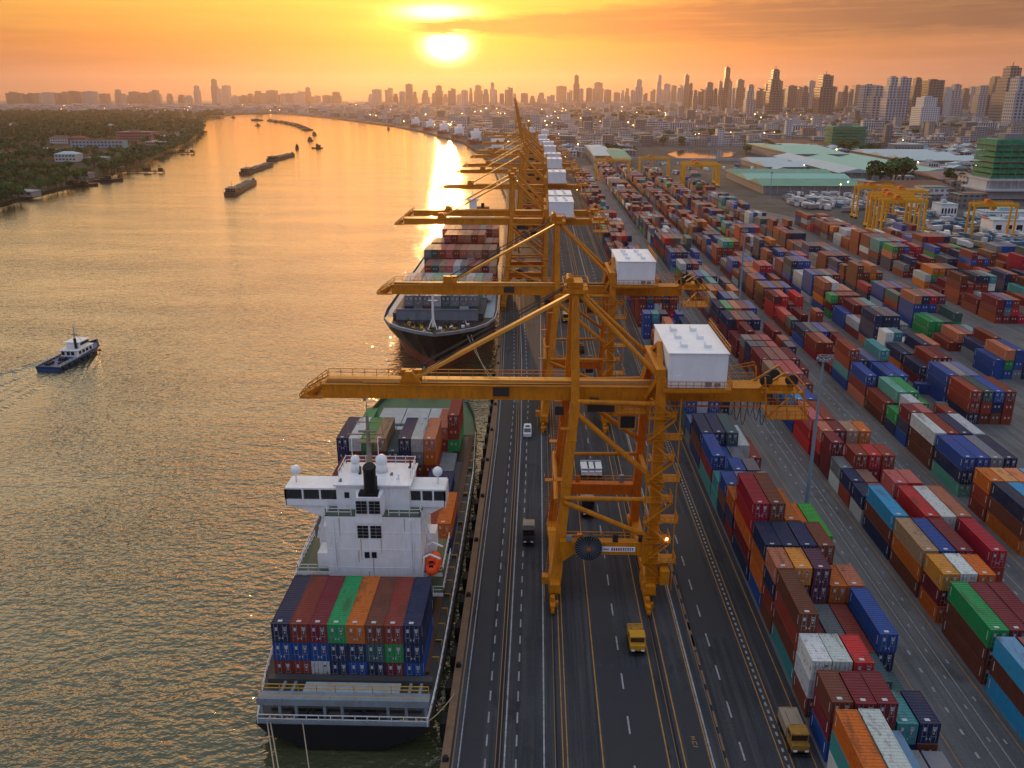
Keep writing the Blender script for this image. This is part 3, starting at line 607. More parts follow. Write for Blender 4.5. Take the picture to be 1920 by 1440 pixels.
# hatch covers and coamings forward, side passage
for y0, y1, x0, x1, z in ((129.8, 143.2, -37.6, -14.), (145.6, 158.8, -39.2, -16.6), (160.8, 174.2, -40.6, -17.), (175.2, 186., -39., -18.2), (187, 197.5, -37.5, -19.5)) and \
        ((129.8, 143.2, -37.6, -14., 1.9), (145.6, 158.8, -39.2, -16.6, 1.9), (160.8, 174.2, -40.6, -17., 1.9), (175.0, 186., -39., -18.2, 3.4), (187, 197.5, -37.2, -19.6, 3.7)):
    b = MB(); n = 3; wdt = (x1 - x0) / n
    for k in range(n): b.box(x0 + k * wdt + .1, x0 + (k + 1) * wdt - .1, y0, y1, .9, z)
    b.build('hatch_cover', 'hatch_pale' if z > 2 else 'deck_grey', s1)
b = MB()
for y in range(101, 186, 4):
    b = MB(); b.beam((-13.1, y, 1.1), (-13.1, y, 2.5), .12, .12); b.beam((-14.0, y, 2.45), (-13.05, y, 2.45), .12, .12); b.beam((-13.1, y, 2.4), (-13.1, y + 1.6, 1.1), .1, .1); b.build('lashing_post', 'rail_yellow', s1)
    if y % 3 == 0: b = MB(); b.box(-14.0, -13.3, y + 1.4, y + 2.4, 1.05, 1.7); b.build('deck_locker', 'deck_dark' if y % 2 else 'barge_rust', s1)
b = MB(); b.box(-15.3, -14.2, 99, 186, 1.05, 1.5); b.build('side_passage', 'barge_rust', s1)
def X(u, v, Y): return at(u, v, Y=Y).x
plain('mast_tan', (.26, .23, .17), .6, 0, .6, .6, (.15, .08, .04))
# superstructure
cx0, cx1 = X(664, 960, 112), X(716, 960, 112); cm_ = (cx0 + cx1) / 2
xl, xr = X(613, 1020, 112.3), X(790, 1020, 112.3)
hs = thing('superstructure', None, None); hs.parent = s1
hs_mesh = MB(); hs_mesh.box(xl, xr, 112.3, 123.5, .9, 18.0)
for z in (6.6, 9.6, 12.6, 15.4): hs_mesh.box(xl - .04, xr + .04, 112.26, 112.3, z, z + .08)
bl, br = X(630, 935, 114), X(767, 935, 114)
hs_mesh.box(bl, br, 114.4, 121.5, 18.0, 22.0); hs_mesh.box(bl - .3, br + .3, 114.0, 122.2, 22.0, 22.25)
bpy.data.objects.remove(hs)
sup = hs_mesh.build('superstructure', 'ship_white', s1)
b = MB(); b.box(xl, xr, 112.32, 116, 18.0, 18.12); b.build('upper_deck', 'ship_deck_green', sup)
b = MB(); b.rail([(xl + .1, 123, 18.1), (xl + .1, 112.5, 18.1), (-26.7, 112.5, 18.1)], 1.1, 1.5, .045); b.rail([(-21.2, 112.5, 18.1), (xr - .1, 112.5, 18.1), (xr - .1, 123, 18.1)], 1.1, 1.5, .045)
b.rail([(bl, 116.5, 22.2), (bl, 121.8, 22.2), (br, 121.8, 22.2), (br, 116.5, 22.2)], 1.3, 1.6, .05); b.build('railing', 'rail_white', sup)
for xx in (xl + 1.2, xr - 1.5): b = MB(); b.tube((xx, 112.2, 9), (xx, 112.2, 17.6), .09, 6); b.tube((xx + .3, 112.2, 9), (xx + .3, 112.2, 14), .07, 6); b.build('pipe', 'house_white', sup)
for k in range(9): xx = bl + .6 + k * (br - bl - 1.2) / 8; yy = 115.2 + (k * 37 % 50) / 9; b = MB(); b.tube((xx, yy, 22.2), (xx, yy, 22.7 + .4 * (k % 3)), .16, 6); b.box(xx - .3, xx + .1, yy - .2, yy + .2, 22.2, 22.5); b.build('roof_fitting', ('steel_grey', 'house_white', 'barge_rust')[k % 3], sup)
for sgn in (-1, 1): b = MB(); xw = xl + .3 if sgn < 0 else xr - .3; b.beam((xw + sgn * 1.6, 112.9, 14.2), (xw + sgn * .4, 112.9, 18.1), .5, .08); b.rail([(xw + sgn * 1.6, 112.7, 14.2), (xw + sgn * .4, 112.7, 18.1)], .9, 1., .03); b.build('stair_flight', 'house_white', sup)
# bridge wings with their windows
for sgn in (-1, 1):
    xa = bl if sgn < 0 else br; xb = X(541, 925, 116.5) if sgn < 0 else X(836, 925, 116.5)
    lo, hi = min(xa, xb), max(xa, xb); b = MB()
    b.box(lo, hi, 114.9, 119.2, 21.0, 21.25); b.box(lo, hi, 114.9, 115.05, 18.4, 19.4)
    b.box(lo, hi, 119.0, 119.2, 18.4, 21.0); b.box(xb - .12, xb + .12, 114.9, 119.2, 18.4, 21.0)
    for k in range(4): xx = xa + (xb - xa) * (k / 3); b.box(xx - .12, xx + .12, 114.9, 115.1, 19.4, 21.0)
    kx = xa + (xb - xa) * .36                                     # knee plate under the wing
    b.add([(xa, 115.2, 12.2), (kx, 115.2, 16.6), (xb, 115.2, 18.4), (xa, 115.2, 18.4), (xa, 118.8, 12.2), (kx, 118.8, 16.6), (xb, 118.8, 18.4), (xa, 118.8, 18.4)],
          [(0, 1, 2, 3), (7, 6, 5, 4), (0, 4, 5, 1), (1, 5, 6, 2)], 0)
    wg = b.build('bridge_wing', 'ship_white', sup)
    b = MB(); b.box(lo + .15, hi - .15, 115.2, 118.9, 18.42, 18.5); b.build('wing_deck', 'ship_deck_green', wg)
    b = MB(); b.box(lo + .15, hi - .15, 115.12, 115.16, 19.4, 21.0); b.build('window', 'glass_dark', wg)
    b = MB(); b.tube((xb - sgn * 1.2, 117, 21.2), (xb - sgn * 1.2, 117, 22.6), .12, 6); b.ball((xb - sgn * 1.2, 117, 23.2), .75, 12, 8); b.build('radome', 'house_white', sup, smooth=True)
# funnel casing with louvres, black funnel
cx0, cx1 = X(664, 960, 112), X(716, 960, 112); cm_ = (cx0 + cx1) / 2
b = MB(); b.add([(cx0, 112.2, 17), (cx1, 112.2, 17), (cx1 - .3, 112.4, 21), (cx0 + .3, 112.4, 21), (cx0, 116, 17), (cx1, 116, 17), (cx1 + .4, 116, 22), (cx0 - .4, 116, 22)], [(0, 1, 2, 3), (1, 5, 6, 2), (4, 0, 3, 7), (3, 2, 6, 7)])
cas = b.build('funnel_casing', 'ship_white', sup)
b = MB(); b.tube((cm_ + .2, 113.6, 20.5), (cm_ + .2, 113.6, 25.2), .92, 16); b.box(cx0 + .6, cx1 - .6, 112.6, 115.4, 20.9, 21.5); b.tube((cm_ + .2, 113.6, 25.2), (cm_ + .2, 113.5, 25.5), 1.0, 16, 0, .86); b.tube((cm_ + 1., 113.8, 21), (cm_ + 1., 113.8, 23.8), .22, 8); b.build('funnel', 'funnel_black', cas, smooth=False)
for z0, yy in ((18.6, 112.10), (14.6, 112.2)):
    for sx_ in (-1, 1):
        b = MB(); x0 = cm_ + (.15 if sx_ > 0 else -1.75)
        for r_ in range(4):
            for c_ in range(2): b.box(x0 + c_ * .82, x0 + c_ * .82 + .76, yy - .02, yy + .06, z0 + r_ * .52, z0 + r_ * .52 + .42)
        b.build('louvre', 'window_dark', sup)
for z0 in (11.3, 9.4 - 2.6):
    for xx in (cm_ - .55, cm_ + .5): b = MB(); b.box(xx - .36, xx + .36, 112.2, 112.32, z0, z0 + .95); b.build('window', 'window_dark', sup)
for xx in (bl + 1.2,): b = MB(); b.box(xx, xx + .7, 114.3, 114.42, 20, 20.9); b.build('window', 'window_dark', sup)
b = MB()                                                           # rust weeping down the aft wall
for xx, z1, L in ((cm_ - 1.4, 14.4, 3.5), (cm_ + .3, 11.2, 4.), (cm_ + 1.6, 14.4, 2.4), (xl + 2, 17.8, 3), (xr - 2.4, 17.8, 2.2), (cm_ - .4, 9.0, 2.4), (xl + 4.6, 12.5, 2.)): b.quad((xx, 112.255, z1 - L), (xx + .07, 112.255, z1 - L), (xx + .11, 112.255, z1), (xx - .04, 112.255, z1))
plain('rust_stain', (.50, .40, .30), .7); b.build('rust_streak', 'rust_stain', sup)
for u, r_ in ((667, .75), (716, .95)):
    x = X(u, 880, 119); b = MB(); b.tube((x, 119, 22.2), (x, 119, 23.6), r_, 12, 0, r_ * .8); b.ball((x, 119, 24.1), r_ * .95, 12, 7); b.tube((x - .5, 119.5, 22), (x - .5, 119.5, 27.5), .05, 5); b.build('radome', 'house_white', sup, smooth=True)
x = X(692, 850, 121); b = MB(); b.tube((x, 121, 22.2), (x, 121, 30.5), .42, 10, 0, .22); b.tube((x, 121, 30), (x, 121, 32.6), .07, 6)
b.beam((x - 3.2, 121, 27.4), (x + 2.4, 121, 27.4), .18, .18); b.beam((x - 1.8, 121, 29.4), (x + 1.8, 121, 29.4), .14, .14); b.box(x - 1.6, x + 1.6, 120.4, 121.6, 26.2, 26.35); b.box(x - 1.3, x + 1.3, 120.2, 120.5, 28, 28.3)
for dx in (-3., 2.2): b.tube((x + dx, 121, 27.4), (x + dx, 121, 29.6), .05, 5)
b.build('radar_mast', 'mast_tan', sup)
for z, y1 in ((8.8, 123.), (5.4, 124.)):                          # side decks with rails
    for sgn in (-1, 1):
        xo = X(566, 1070, 112.5) - .6 if sgn < 0 else -13.6; xi = xl if sgn < 0 else xr
        b = MB(); b.box(min(xo, xi), max(xo, xi), 112.4, y1, z - .18, z); d_ = b.build('side_deck', 'ship_deck_green', sup)
        b = MB(); b.box(min(xo, xi), max(xo, xi), 112.34, 112.42, z - .5, z + .05); b.rail([(xi, 112.5, z), (xo, 112.5, z), (xo, y1, z)], 1.1, 1.4, .04); b.build('railing', 'rail_white', d_)
for q in ((xl - 1.9, xl - .02, 113.6, 117, 8.8, 11.2), (xl - 2.6, xl - .02, 118, 121, 8.8, 13.4), (xr + .02, xr + 1.4, 118, 121, 8.8, 12.4)): b = MB(); b.box(*q); b.build('deck_house', 'ship_white', sup)
lb = at(812, 1050, Y=113.5); b = MB(); rings = []
for k in range(9):
    f = k / 8; r_ = max(.05, math.sin(math.pi * (.06 + f * .88)) ** .6); rings.append([(lb.x + 1.28 * r_ * math.cos(a_), lb.y - 2.9 + 5.8 * f, lb.z - .6 + 1.25 * r_ * math.sin(a_) * (1.15 if math.sin(a_) > 0 else .9)) for a_ in [2 * math.pi * i / 12 for i in range(12)]])
b.loft(rings); b.box(lb.x - .55, lb.x + .55, lb.y - 1.9, lb.y - .7, lb.z + .4, lb.z + 1.15); lbo = b.build('lifeboat', 'lifeboat_orange', s1, smooth=True)
b = MB(); b.box(lb.x - .3, lb.x + .3, lb.y - 2.45, lb.y - 2.15, lb.z - .1, lb.z + .45); b.box(lb.x - .3, lb.x + .3, lb.y - 1.95, lb.y - 1.88, lb.z + .6, lb.z + .95); b.build('hatch', 'window_dark', lbo)
b = MB()
for yy in (lb.y - 1.7, lb.y + 1.9):
    pts = [(xr + .1, yy, lb.z - 2.6), (xr + .4, yy, lb.z + 1.4), (lb.x - .2, yy, lb.z + 1.9), (lb.x + 1.3, yy, lb.z + 1.2)]
    for p0, p1 in zip(pts, pts[1:]): b.tube(p0, p1, .15, 6)
b.build('davit', 'ship_white', s1)
b = MB(); b.tube((-29, 213, 3), (-29, 213, 9.5), .35, 8, 0, .2); b.box(-30, -28, 212, 214, 2.8, 3.4); b.beam((-30.2, 213, 8.3), (-27.8, 213, 8.3), .15, .15); b.build('foremast', 'steel_grey', s1)
for x in (-32, -26.5): b = MB(); b.tube((x - 1, 211, 3.4), (x + 1, 211, 3.4), .6, 10); b.box(x - 1.3, x + 1.3, 210.2, 211.8, 2.4, 3.); b.build('windlass', 'rail_yellow', s1)
# ---- its containers
def ship_stack(y0, y1, xs, z0, cols, deckname, group, scale=1., doors=True, bayw='', dy=None, front=None):
    h = (CHT + .02) * scale
    for l, col in enumerate(cols):
        for tr, ch in enumerate(col):
            if ch == '.': continue
            n = len(col); tier = 'lone' if n == 1 else 'topmost' if tr == n - 1 else 'bottom' if tr == 0 else 'middle' if n == 3 else ORD[tr + 1] + '-tier'
            lab = f"{tier} {CODE[ch]} container, {ORD[l + 1]} column in the {bayw}"
            L = y1 - y0; long = L > 8; yc = (y0 + y1) / 2 + (dy[l] if dy else 0); z = z0 + tr * h
            A = (2.44 * L * .42 if tr == n - 1 else 0) + (2.44 * 2.8 * .8 if front is None or len(front[min(l, len(front) - 1)]) <= tr else 0)
            CAND.append((A * scale ** 2 / depth(xs[l], yc, z) ** 2, (xs[l], yc, z, long, CODE[ch], lab, group, (scale, L / (12.19 if long else 6.06), scale), doors), (xs[l], yc, z, L / 2, CODE[ch], CW / 2 * scale, CHT * scale)))
G1 = 'containers on the near ship'
xs = [-34.75 + 1.23 + i * 2.5 for i in range(8)]
ship_stack(97.2, 109.4, xs, 1.35, ['rbn', 'rbr', 'ybm', 'nng', 'bno', 'ndw', 'mgr', 'bnn'], '', G1, 1.01, True, 'near ship stern stack')
ship_stack(130.4, 142.6, [-36.6 + 1.23 + i * 2.5 for i in range(9)], 1.95, ['m', 'm', '.', '.', '.', '.', 'm', 'rr', 'no'], '', G1, 1., True, 'near ship stack beside the superstructure')
ship_stack(146., 158.2, [-38.6 + 1.23 + i * 2.5 for i in range(9)], 1.95, ['mm', 'mm', 'mm', 'nm', 'mu', 'mm', '.', 'n', 'n'], '', G1, 1., True, 'near ship stack ahead of the bridge')
ship_stack(161.2, 173.4, [-40.3 + 1.23 + i * 2.52 for i in range(8)], 1.95, ['nnn', 'nwy', 'mdg', 'rmk', 'dd', 'mnn', 'wly', 'roq'], '', G1, .99, True, 'near ship tall forward stack')
ship_stack(174.8, 186.6, [-38.9 + 1.23, -20.6 - 2.5, -20.4, -17.9], 1.95, ['dg', 'r', 'rq', 'grr'], '', G1, 1., True, 'near ship bow stack')

# ---- ship two: black hull, red boot-topping, bow towards the camera
s2 = thing('container_ship', 'black and red container ship facing the camera with its bow, loaded behind the second crane', 'ship')
st2 = [(243.6, -30.4, -29.2, 9.2, .5, -6), (246.5, -35.5, -24.2, 9.1, 4.4, -6), (251, -41., -19., 9., 8.2, -6), (257, -45.4, -15.4, 8.8, 9.5, -6), (266, -48.6, -13.2, 8.4, 7.5, -6), (280, -50, -13., 7.8, 4., -6), (300, -50.2, -13.6, 7.4, 1.4, -6), (340, -50.4, -15.6, 7.2, .4, -6), (400, -50.6, -18.6, 7.2, .4, -6), (432, -49.6, -20, 7.2, .6, -6), (440, -48, -21, 7.2, 2.5, -5)]
def ring2(y, xl, xr, zd, a, zb, lift=0):
    c = (xl + xr) / 2; a = min(a, (xr - xl) / 2 - .05); wl = min(a * .8, a)
    return [(xl, y, zd), (xl + a * .25, y, zd * .62), (xl + a * .75, y, zd * .12), (xl + a, y, -3.2), (min(c - .02, xl + a + 2), y, zb), (max(c + .02, xr - a - 2), y, zb), (xr - a, y, -3.2), (xr - a * .75, y, zd * .12), (xr - a * .25, y, zd * .62), (xr, y, zd)]
rings = [ring2(*q) for q in st2]
def shear(r, k):                                                      # raked stem: the foot of the bow lies further aft
    return [(x, y + max(0., (9.2 - z)) * k, z) for x, y, z in r]
rings = [shear(r, max(0., .28 * (1 - i / 4))) for i, r in enumerate(rings)]
b = MB(); b.loft([r for r in rings])
nf = 10
for k, f in enumerate(b.f):
    if len(f) == 4 and min(b.v[i][2] for i in f) < -.0 and max(b.v[i][2] for i in f) < 2.2: b.m[k] = 1
b.build('hull', ['hull_black', 'hull_red'], s2)
b = MB(); deck_poly(b, [(y, xl, xr) for y, xl, xr, *_ in st2], 8.2, .9); b.build('deck', 'foredeck_grey', s2)
b = MB()
for sgn in (-1, 1):
    pts = [((xl if sgn < 0 else xr), y, zd) for y, xl, xr, zd, *_ in st2]
    for p0, p1 in zip(pts, pts[1:]): b.quad(p0, p1, (p1[0], p1[1], p1[2] + 1.0), (p0[0], p0[1], p0[2] + 1.0)); b.tube((p0[0], p0[1], p0[2] + 1), (p1[0], p1[1], p1[2] + 1), .1, 5, 1)
b.build('bulwark', ['deck_grey', 'rail_white'], s2)
for i in range(26):
    f = rnd.uniform(-1, 1); yy = 248 + abs(f) * 9 + rnd.uniform(0, 7); b = MB(); x_ = -31 + f * 11; b.box(x_ - .5, x_ + .5, yy - .5, yy + .6, 8.2, 8.7 + rnd.uniform(0, .9)); b.tube((x_, yy, 8.6), (x_ + rnd.uniform(-.8, .8), yy, 9.6), .18, 6); b.build('deck_fitting', rnd.choice(('machine_dark', 'rail_white', 'barge_rust', 'rail_yellow')), s2)
bwl, bwr = at(744, 600, Y=266).x, at(896, 600, Y=266).x
b = MB(); b.box(bwl, bwr, 266, 266.5, 8.2, 12.0); b.box(bwl, bwr, 265.6, 266, 11.8, 12.1)
for k in range(9): x = bwl + (bwr - bwl) * k / 8; b.box(x - .12, x + .12, 265.7, 266, 8.2, 11.8)
b.build('breakwater', 'steel_grey', s2)
x = at(812, 600, Y=254).x; b = MB(); b.tube((x, 254, 8.2), (x, 254, 20.5), .45, 8, 0, .25); b.beam((x - 1.4, 254, 17.6), (x + 1.4, 254, 17.6), .2, .2); b.beam((x - .8, 254, 19.2), (x + .8, 254, 19.2), .15, .15); b.beam((x - 1.6, 251.8, 8.3), (x, 254, 12.5), .2, .2); b.beam((x + 1.6, 251.8, 8.3), (x, 254, 12.5), .2, .2); b.build('foremast', 'ship_white', s2)
for dx in (-6.5, -4., 4., 6.2):
    b = MB(); b.tube((x + dx - .9, 258, 9.4), (x + dx + .9, 258, 9.4), .7, 10); b.box(x + dx - 1.2, x + dx + 1.2, 257, 259, 8.2, 8.9); b.box(x + dx - .3, x + dx + .3, 256.6, 257.2, 8.2, 9.8); b.build('windlass', 'machine_dark', s2)
for i in range(14):
    dx = rnd.uniform(-11, 11); yy = 249 + abs(dx) * .55 + rnd.uniform(0, 6); b = MB(); b.tube((x + dx, yy, 8.2), (x + dx, yy, 8.9), .25, 7); b.tube((x + dx + .8, yy, 8.2), (x + dx + .8, yy, 8.9), .25, 7); b.build('bitt', 'machine_dark' if i % 2 else 'rail_yellow', s2)
b = MB(); b.box(-46, -17, 268, 400, 8.2, 10.2); b.build('hatch_cover', 'deck_dark', s2)
sw0, sw1 = at(848, 424, Y=408).x, at(915, 424, Y=408).x
b = MB(); b.box(sw0, sw1, 406, 420, 8, 19.2); b.box(sw0 - 3, sw1 + 3, 408, 415, 19.2, 21.6); b.box(sw0 + 4, sw1 - 4, 409, 416, 21.6, 23); sp2 = b.build('superstructure', 'ship_white', s2)
b = MB(); b.box(sw0 - 2.8, sw1 + 2.8, 407.94, 408.04, 20., 21.1); b.build('window', 'glass_dark', sp2)
x = at(887, 380, Y=412).x; b = MB(); b.box(x - 1.6, x + 1.6, 410.4, 413.6, 22, 30); b.box(x - 2.6, x + 2.6, 410, 414, 29.4, 30.2); b.tube((x, 412, 30), (x, 412, 34), .2, 6); b.build('mast_tower', 'ship_white', sp2)
x = at(905, 388, Y=418).x; b = MB(); b.box(x - 3, x + 3, 417, 422, 18, 25.5); b.tube((x, 419, 25), (x, 419, 27.5), .8, 8); b.build('funnel', 'funnel_black', sp2)
G2 = 'containers on the second ship'
S2 = 1.14
def row(u0, u1, v, Y, n): a_, e_ = at(u0, v, Y=Y).x, at(u1, v, Y=Y).x; wd = (e_ - a_) / n; return [a_ + wd * (i + .5) for i in range(n)], wd / 2.53
prev = None
for u0, u1, v, Y0, L, n, cols, bayw in ((758, 896, 563, 268, 12.6, 8, ['nl', 'll', 'wl', 'ly', 'dd', 'dl', 'yl', 'dl'], 'far ship front stack'),
        (757, 921, 530, 291, 14, 10, ['yy', 'yl', 'ly', 'te', 'te', 'de', 'tt', 'ly', 'ee', 'yl'], 'far ship second stack'),
        (795, 930, 486, 322, 13.6, 10, ['rr', 'nd', 'rk', 'rp', 'yy', 'yl', 'rr', 'qq', 'nm', 'rk'], 'far ship third stack'),
        (795, 930, 482, 337, 13.6, 10, ['mdl', 'wwd', 'mrr', 'mrp', 'mnr', 'mwq', 'myk', 'mrk', 'rrw', 'mkk'], 'far ship fourth stack'),
        (808, 934, 462, 356, 13.6, 10, ['mmw', 'wwk', 'nunp', 'mmrr', 'mmrq', 'mrrk', 'mmrr', 'wwrq', 'mmk', 'mmr'], 'far ship fifth stack'),
        (828, 934, 446, 376, 13.6, 9, ['mmrp', 'rmmk', 'wwnm', 'nnmu', 'mmmr', 'rrdr', 'mmnl', 'mrnm', 'mwrq'], 'far ship stack before the superstructure')):
    xs, sc_ = row(u0, u1, v, Y0, n)
    ship_stack(Y0, Y0 + L, xs, 9.3 if Y0 < 360 else 9.0, cols, '', G2, min(1.2, sc_), Y0 < 330, bayw, None, prev); prev = cols
CAND.sort(key=lambda q: -q[0])
for i, (a, full_, mass) in enumerate(CAND):
    if i < 296 and a > 0: put_container(*full_)
    else: stuff_container(*mass)
# ---- mooring ropes
def rope(p, q, label, sag=1.2, r=.07, mat='rope'):
    p, q = Vector(p), Vector(q); b = MB(); n = 10; pts = [p.lerp(q, k / n) - Vector((0, 0, sag * 4 * (k / n) * (1 - k / n))) for k in range(n + 1)]
    for a_, c_ in zip(pts, pts[1:]): b.tube(a_, c_, r, 5)
    tag(b.build('mooring_rope', mat), label, 'rope')
rope((-33.4, 88.7, 1.3), (-27.5, 74.5, -2.6), 'tan rope running down from the port corner of the near stern to the water', 0, .08)
rope((-33.0, 88.7, 1.3), (-26.8, 74.5, -2.6), 'second tan rope beside the first, off the port corner of the near stern', 0, .08)
rope((-28.9, 88.7, 1.2), (-24.2, 76, -2.6), 'pale thin rope hanging from the middle of the near black stern', 0, .07)
rope((-13.2, 89.4, 1.3), (qx(96) + .2, 96, .4), 'short yellowish rope from the near stern to the quay kerb', .4, .07)
rope((-20.5, 247.5, 8.5), (qx(228) + .2, 228, .5), 'pale rope from the bow of the far ship down to the quay', 1.5, .09)
rope((-19.5, 248.5, 8.5), (qx(224) + .2, 224, .5), 'lower pale rope from the bow of the far ship towards the near quay bollard', 2.2, .09)
# ------------------------------------------------------------------ ship-to-shore cranes
def make_crane(full, raised=False, mat='crane_yellow'):
    """Local frame: x = 0 on the waterside rail, +x inland, y = 0 at the crane's middle, z = 0 on the quay."""
    r = thing('gantry_crane', 'x', 'crane')
    def P(b, name, m=mat, par=None, smooth=False): return b.build(name, m, par or r, smooth=smooth)
    legs = [((.6, -10, 2.2), (3.3, -5.2, 31.2), 1.6, 1.6), ((.3, 10, 2.2), (2.5, 5.2, 31.2), 1.5, 1.5), ((15.7, -10, 2.2), (16.2, -6.2, 35.8), 1.7, 1.6), ((15.1, 10, 2.2), (15.8, 6.4, 35.8), 1.5, 1.5)]
    for k, (p, q, w0, w1) in enumerate(legs):
        b = MB(); b.beam(p, q, w0, w0, 0, w1 * .86, w1 * .86)
        for f in (.28, .55, .8):
            c = Vector(p).lerp(Vector(q), f); b.cbox(c, (w0 * 1.03, w0 * 1.03, .14))
        P(b, 'leg', 'crane_orange' if k % 2 else mat)
    for x in (.45, 15.4):
        b = MB(); b.box(x - .8, x + .8, -12.6, 12.6, 2.0, 3.4)
        for y in (-9, 9): b.box(x - .95, x + .95, y - 3.2, y + 3.2, 1.6, 2.2)
        P(b, 'sill_beam')
    for x in (.1, 14.85):                                                # bogies on the two rails
        for y in (-13.6, -10.4, -7.2, 7.2, 10.4, 13.6) if full else (-11, 11):
            b = MB(); b.box(x - .42, x + .42, y - 1.45, y + 1.45, .75, 1.35); b.box(x - .3, x + .3, y - .5, y + .5, 1.3, 2.05); b.box(x + .42, x + .9, y - .6, y + .1, .5, 1.3)
            g = P(b, 'bogie')
            if full:
                for yy in (y - .8, y + .8): w_ = MB(); w_.tube((x - .2, yy, .42), (x + .2, yy, .42), .4, 12); P(w_, 'wheel', 'machine_dark', g)
        if full:
            for sg in (-1, 1): b = MB(); b.box(x - .3, x + .3, sg * 15.2 - .5, sg * 15.2 + .5, .3, 1.6); b.tube((x, sg * 15.6, .9), (x, sg * 16.2, .9), .25, 8); P(b, 'buffer')
    for y, z0, z1, x0, x1 in ((-10, 7.9, 10.0, 1.2, 15.6), (10, 8.6, 10.6, .9, 15)):
        b = MB(); b.box(x0, x1, y - .75, y + .75, z0, z1)
        if y < 0:
            for xx, sg in ((1.4, 1), (15.2, -1)): b.add([(xx, y - .7, z0 + .02), (xx + sg * 2.0, y - .7, z0 + .02), (xx, y - .7, z0 - 1.6), (xx, y + .7, z0 + .02), (xx + sg * 2.0, y + .7, z0 + .02), (xx, y + .7, z0 - 1.6)], [(0, 2, 1), (3, 4, 5), (0, 3, 5, 2), (1, 2, 5, 4)])
        P(b, 'portal_beam', 'crane_orange' if y > 0 else mat)
        if full: b = MB(); b.rail([(x0 + 1, y + .6, z1), (x1 - .5, y + .6, z1)], 1.1, 1.5, .05); b.rail([(x0 + 1, y - .6, z1), (x0 + 3.0, y - .6, z1)], 1.1, 1.5, .05); P(b, 'railing')
    br = [((1.7, -8.4, 16.4), (15.9, -9., 16.6), .38), ((1.7, -8.5, 15.8), (15.4, -9.8, 10.4), .4), ((3.4, -5.6, 29.6), (15.8, -8.2, 19.4), .44), ((1.3, 8.6, 16.6), (15.3, 8.7, 16.8), .34), ((2.5, 6, 29.6), (15.2, 8.2, 19.6), .4), ((3.6, -5.3, 31.3), (15.6, -6.2, 31.3), .4), ((2.7, 5.3, 31.3), (15.6, 6.4, 31.3), .42), ((.5, -9.5, 16.5), (.5, 9.5, 16.5), .4), ((15.6, -9, 17), (15.4, 9, 17), .4), ((14.4, -9, 19.4), (17.2, -9, 18.9), .3)]
    for p, q, rr in br: b = MB(); b.tube(p, q, rr, 10 if full else 6); P(b, 'brace', mat, smooth=False)
    for p, q, w0, w1 in (((3.3, -4.9, 30.5), (3.1, -1.5, 48.0), 1.3, 1.05), ((2.5, 5.0, 30.5), (2.9, 1.6, 48.0), 1.2, 1.0)):
        b = MB(); b.beam(p, q, w0, w0, 0, w1, w1); P(b, 'tower_leg')
    b = MB(); b.box(1.2, 5.0, -2.6, 2.6, 47.6, 48.2); b.box(2.0, 4.2, -2.2, 2.2, 48.2, 49.2)
    for yy in (-1.6, -.6, .6, 1.6): b.tube((2.2, yy - .12, 49.4), (2.2, yy + .12, 49.4), .6, 10)
    P(b, 'apex_head')
    if full: b = MB(); b.rail([(1.2, -2.6, 48.2), (5.0, -2.6, 48.2), (5.0, 2.6, 48.2), (1.2, 2.6, 48.2), (1.2, -2.6, 48.2)], 1.1, 1.3, .05); P(b, 'railing')
    for yy, q in ((-1.4, (15.4, -5.6, 36.0)), (1.4, (15.2, 5.8, 36.0))): b = MB(); b.tube((3.4, yy, 47.6), q, .4, 10, 0, .37); P(b, 'backstay')
    b = MB(); b.beam((16.0, -6.6, 36.2), (15.8, 6.8, 36.2), 1.5, 1.6); b.beam((15.8, -6, 35.5), (14.4, -3.6, 31.5), .7, .7); b.beam((15.8, 6, 35.5), (14.4, 3.6, 31.5), .7, .7); b.beam((16, -6.2, 35.8), (16.6, 1, 39), .8, .8); b.beam((15.8, 6.4, 35.8), (16.6, 1, 39), .6, .6); P(b, 'head_beam')
    # boom and girder: one box beam with a walkway
    piv = Vector((3.0, 0, 31.8)); ang = R(80) if raised else 0
    def bp(p):
        d = Vector(p) - piv
        return tuple(piv + Vector((d.x * math.cos(ang) + d.z * math.sin(ang), d.y, -d.x * math.sin(ang) + d.z * math.cos(ang)))) if ang else tuple(p)
    def BB(b): b.v = [bp(p) for p in b.v]; return b
    Y0, Y1 = -3.4, .4
    b = MB(); b.box(-36.4, 3.4, Y0, Y1, 31.0, 33.0); b.box(-36.5, 3.4, Y0 - .12, Y1 + .12, 33.0, 33.15); b.box(-36.5, 3.4, Y0 - .12, Y1 + .12, 30.88, 31.0)
    for x in range(-35, 3, 4): b.box(x - .06, x + .06, Y0 - .05, Y0, 31.0, 33.0)
    boom = P(BB(b), 'boom')
    b = MB(); b.box(3.4, 32.8, Y0, Y1, 31.0, 33.0); b.box(3.4, 32.8, Y0 - .12, Y1 + .12, 33.0, 33.15); b.box(3.4, 32.8, Y0 - .12, Y1 + .12, 30.88, 31.0); gir = P(b, 'girder')
    for yy in (-2.1, -.9):
        b = MB(); b.beam((2.6, yy * .5, 47.2), bp((-22.2, yy, 33.6)), .46, .5); P(b, 'forestay', 'crane_light')
        if full: b = MB(); b.tube((2.4, yy * .5, 48.6), bp((-21, yy, 34.6)), .07, 5); b.tube((2.4, yy * .6, 48.9), bp((-24, yy, 34.2)), .06, 5); P(b, 'hoist_rope', 'rope_dark')
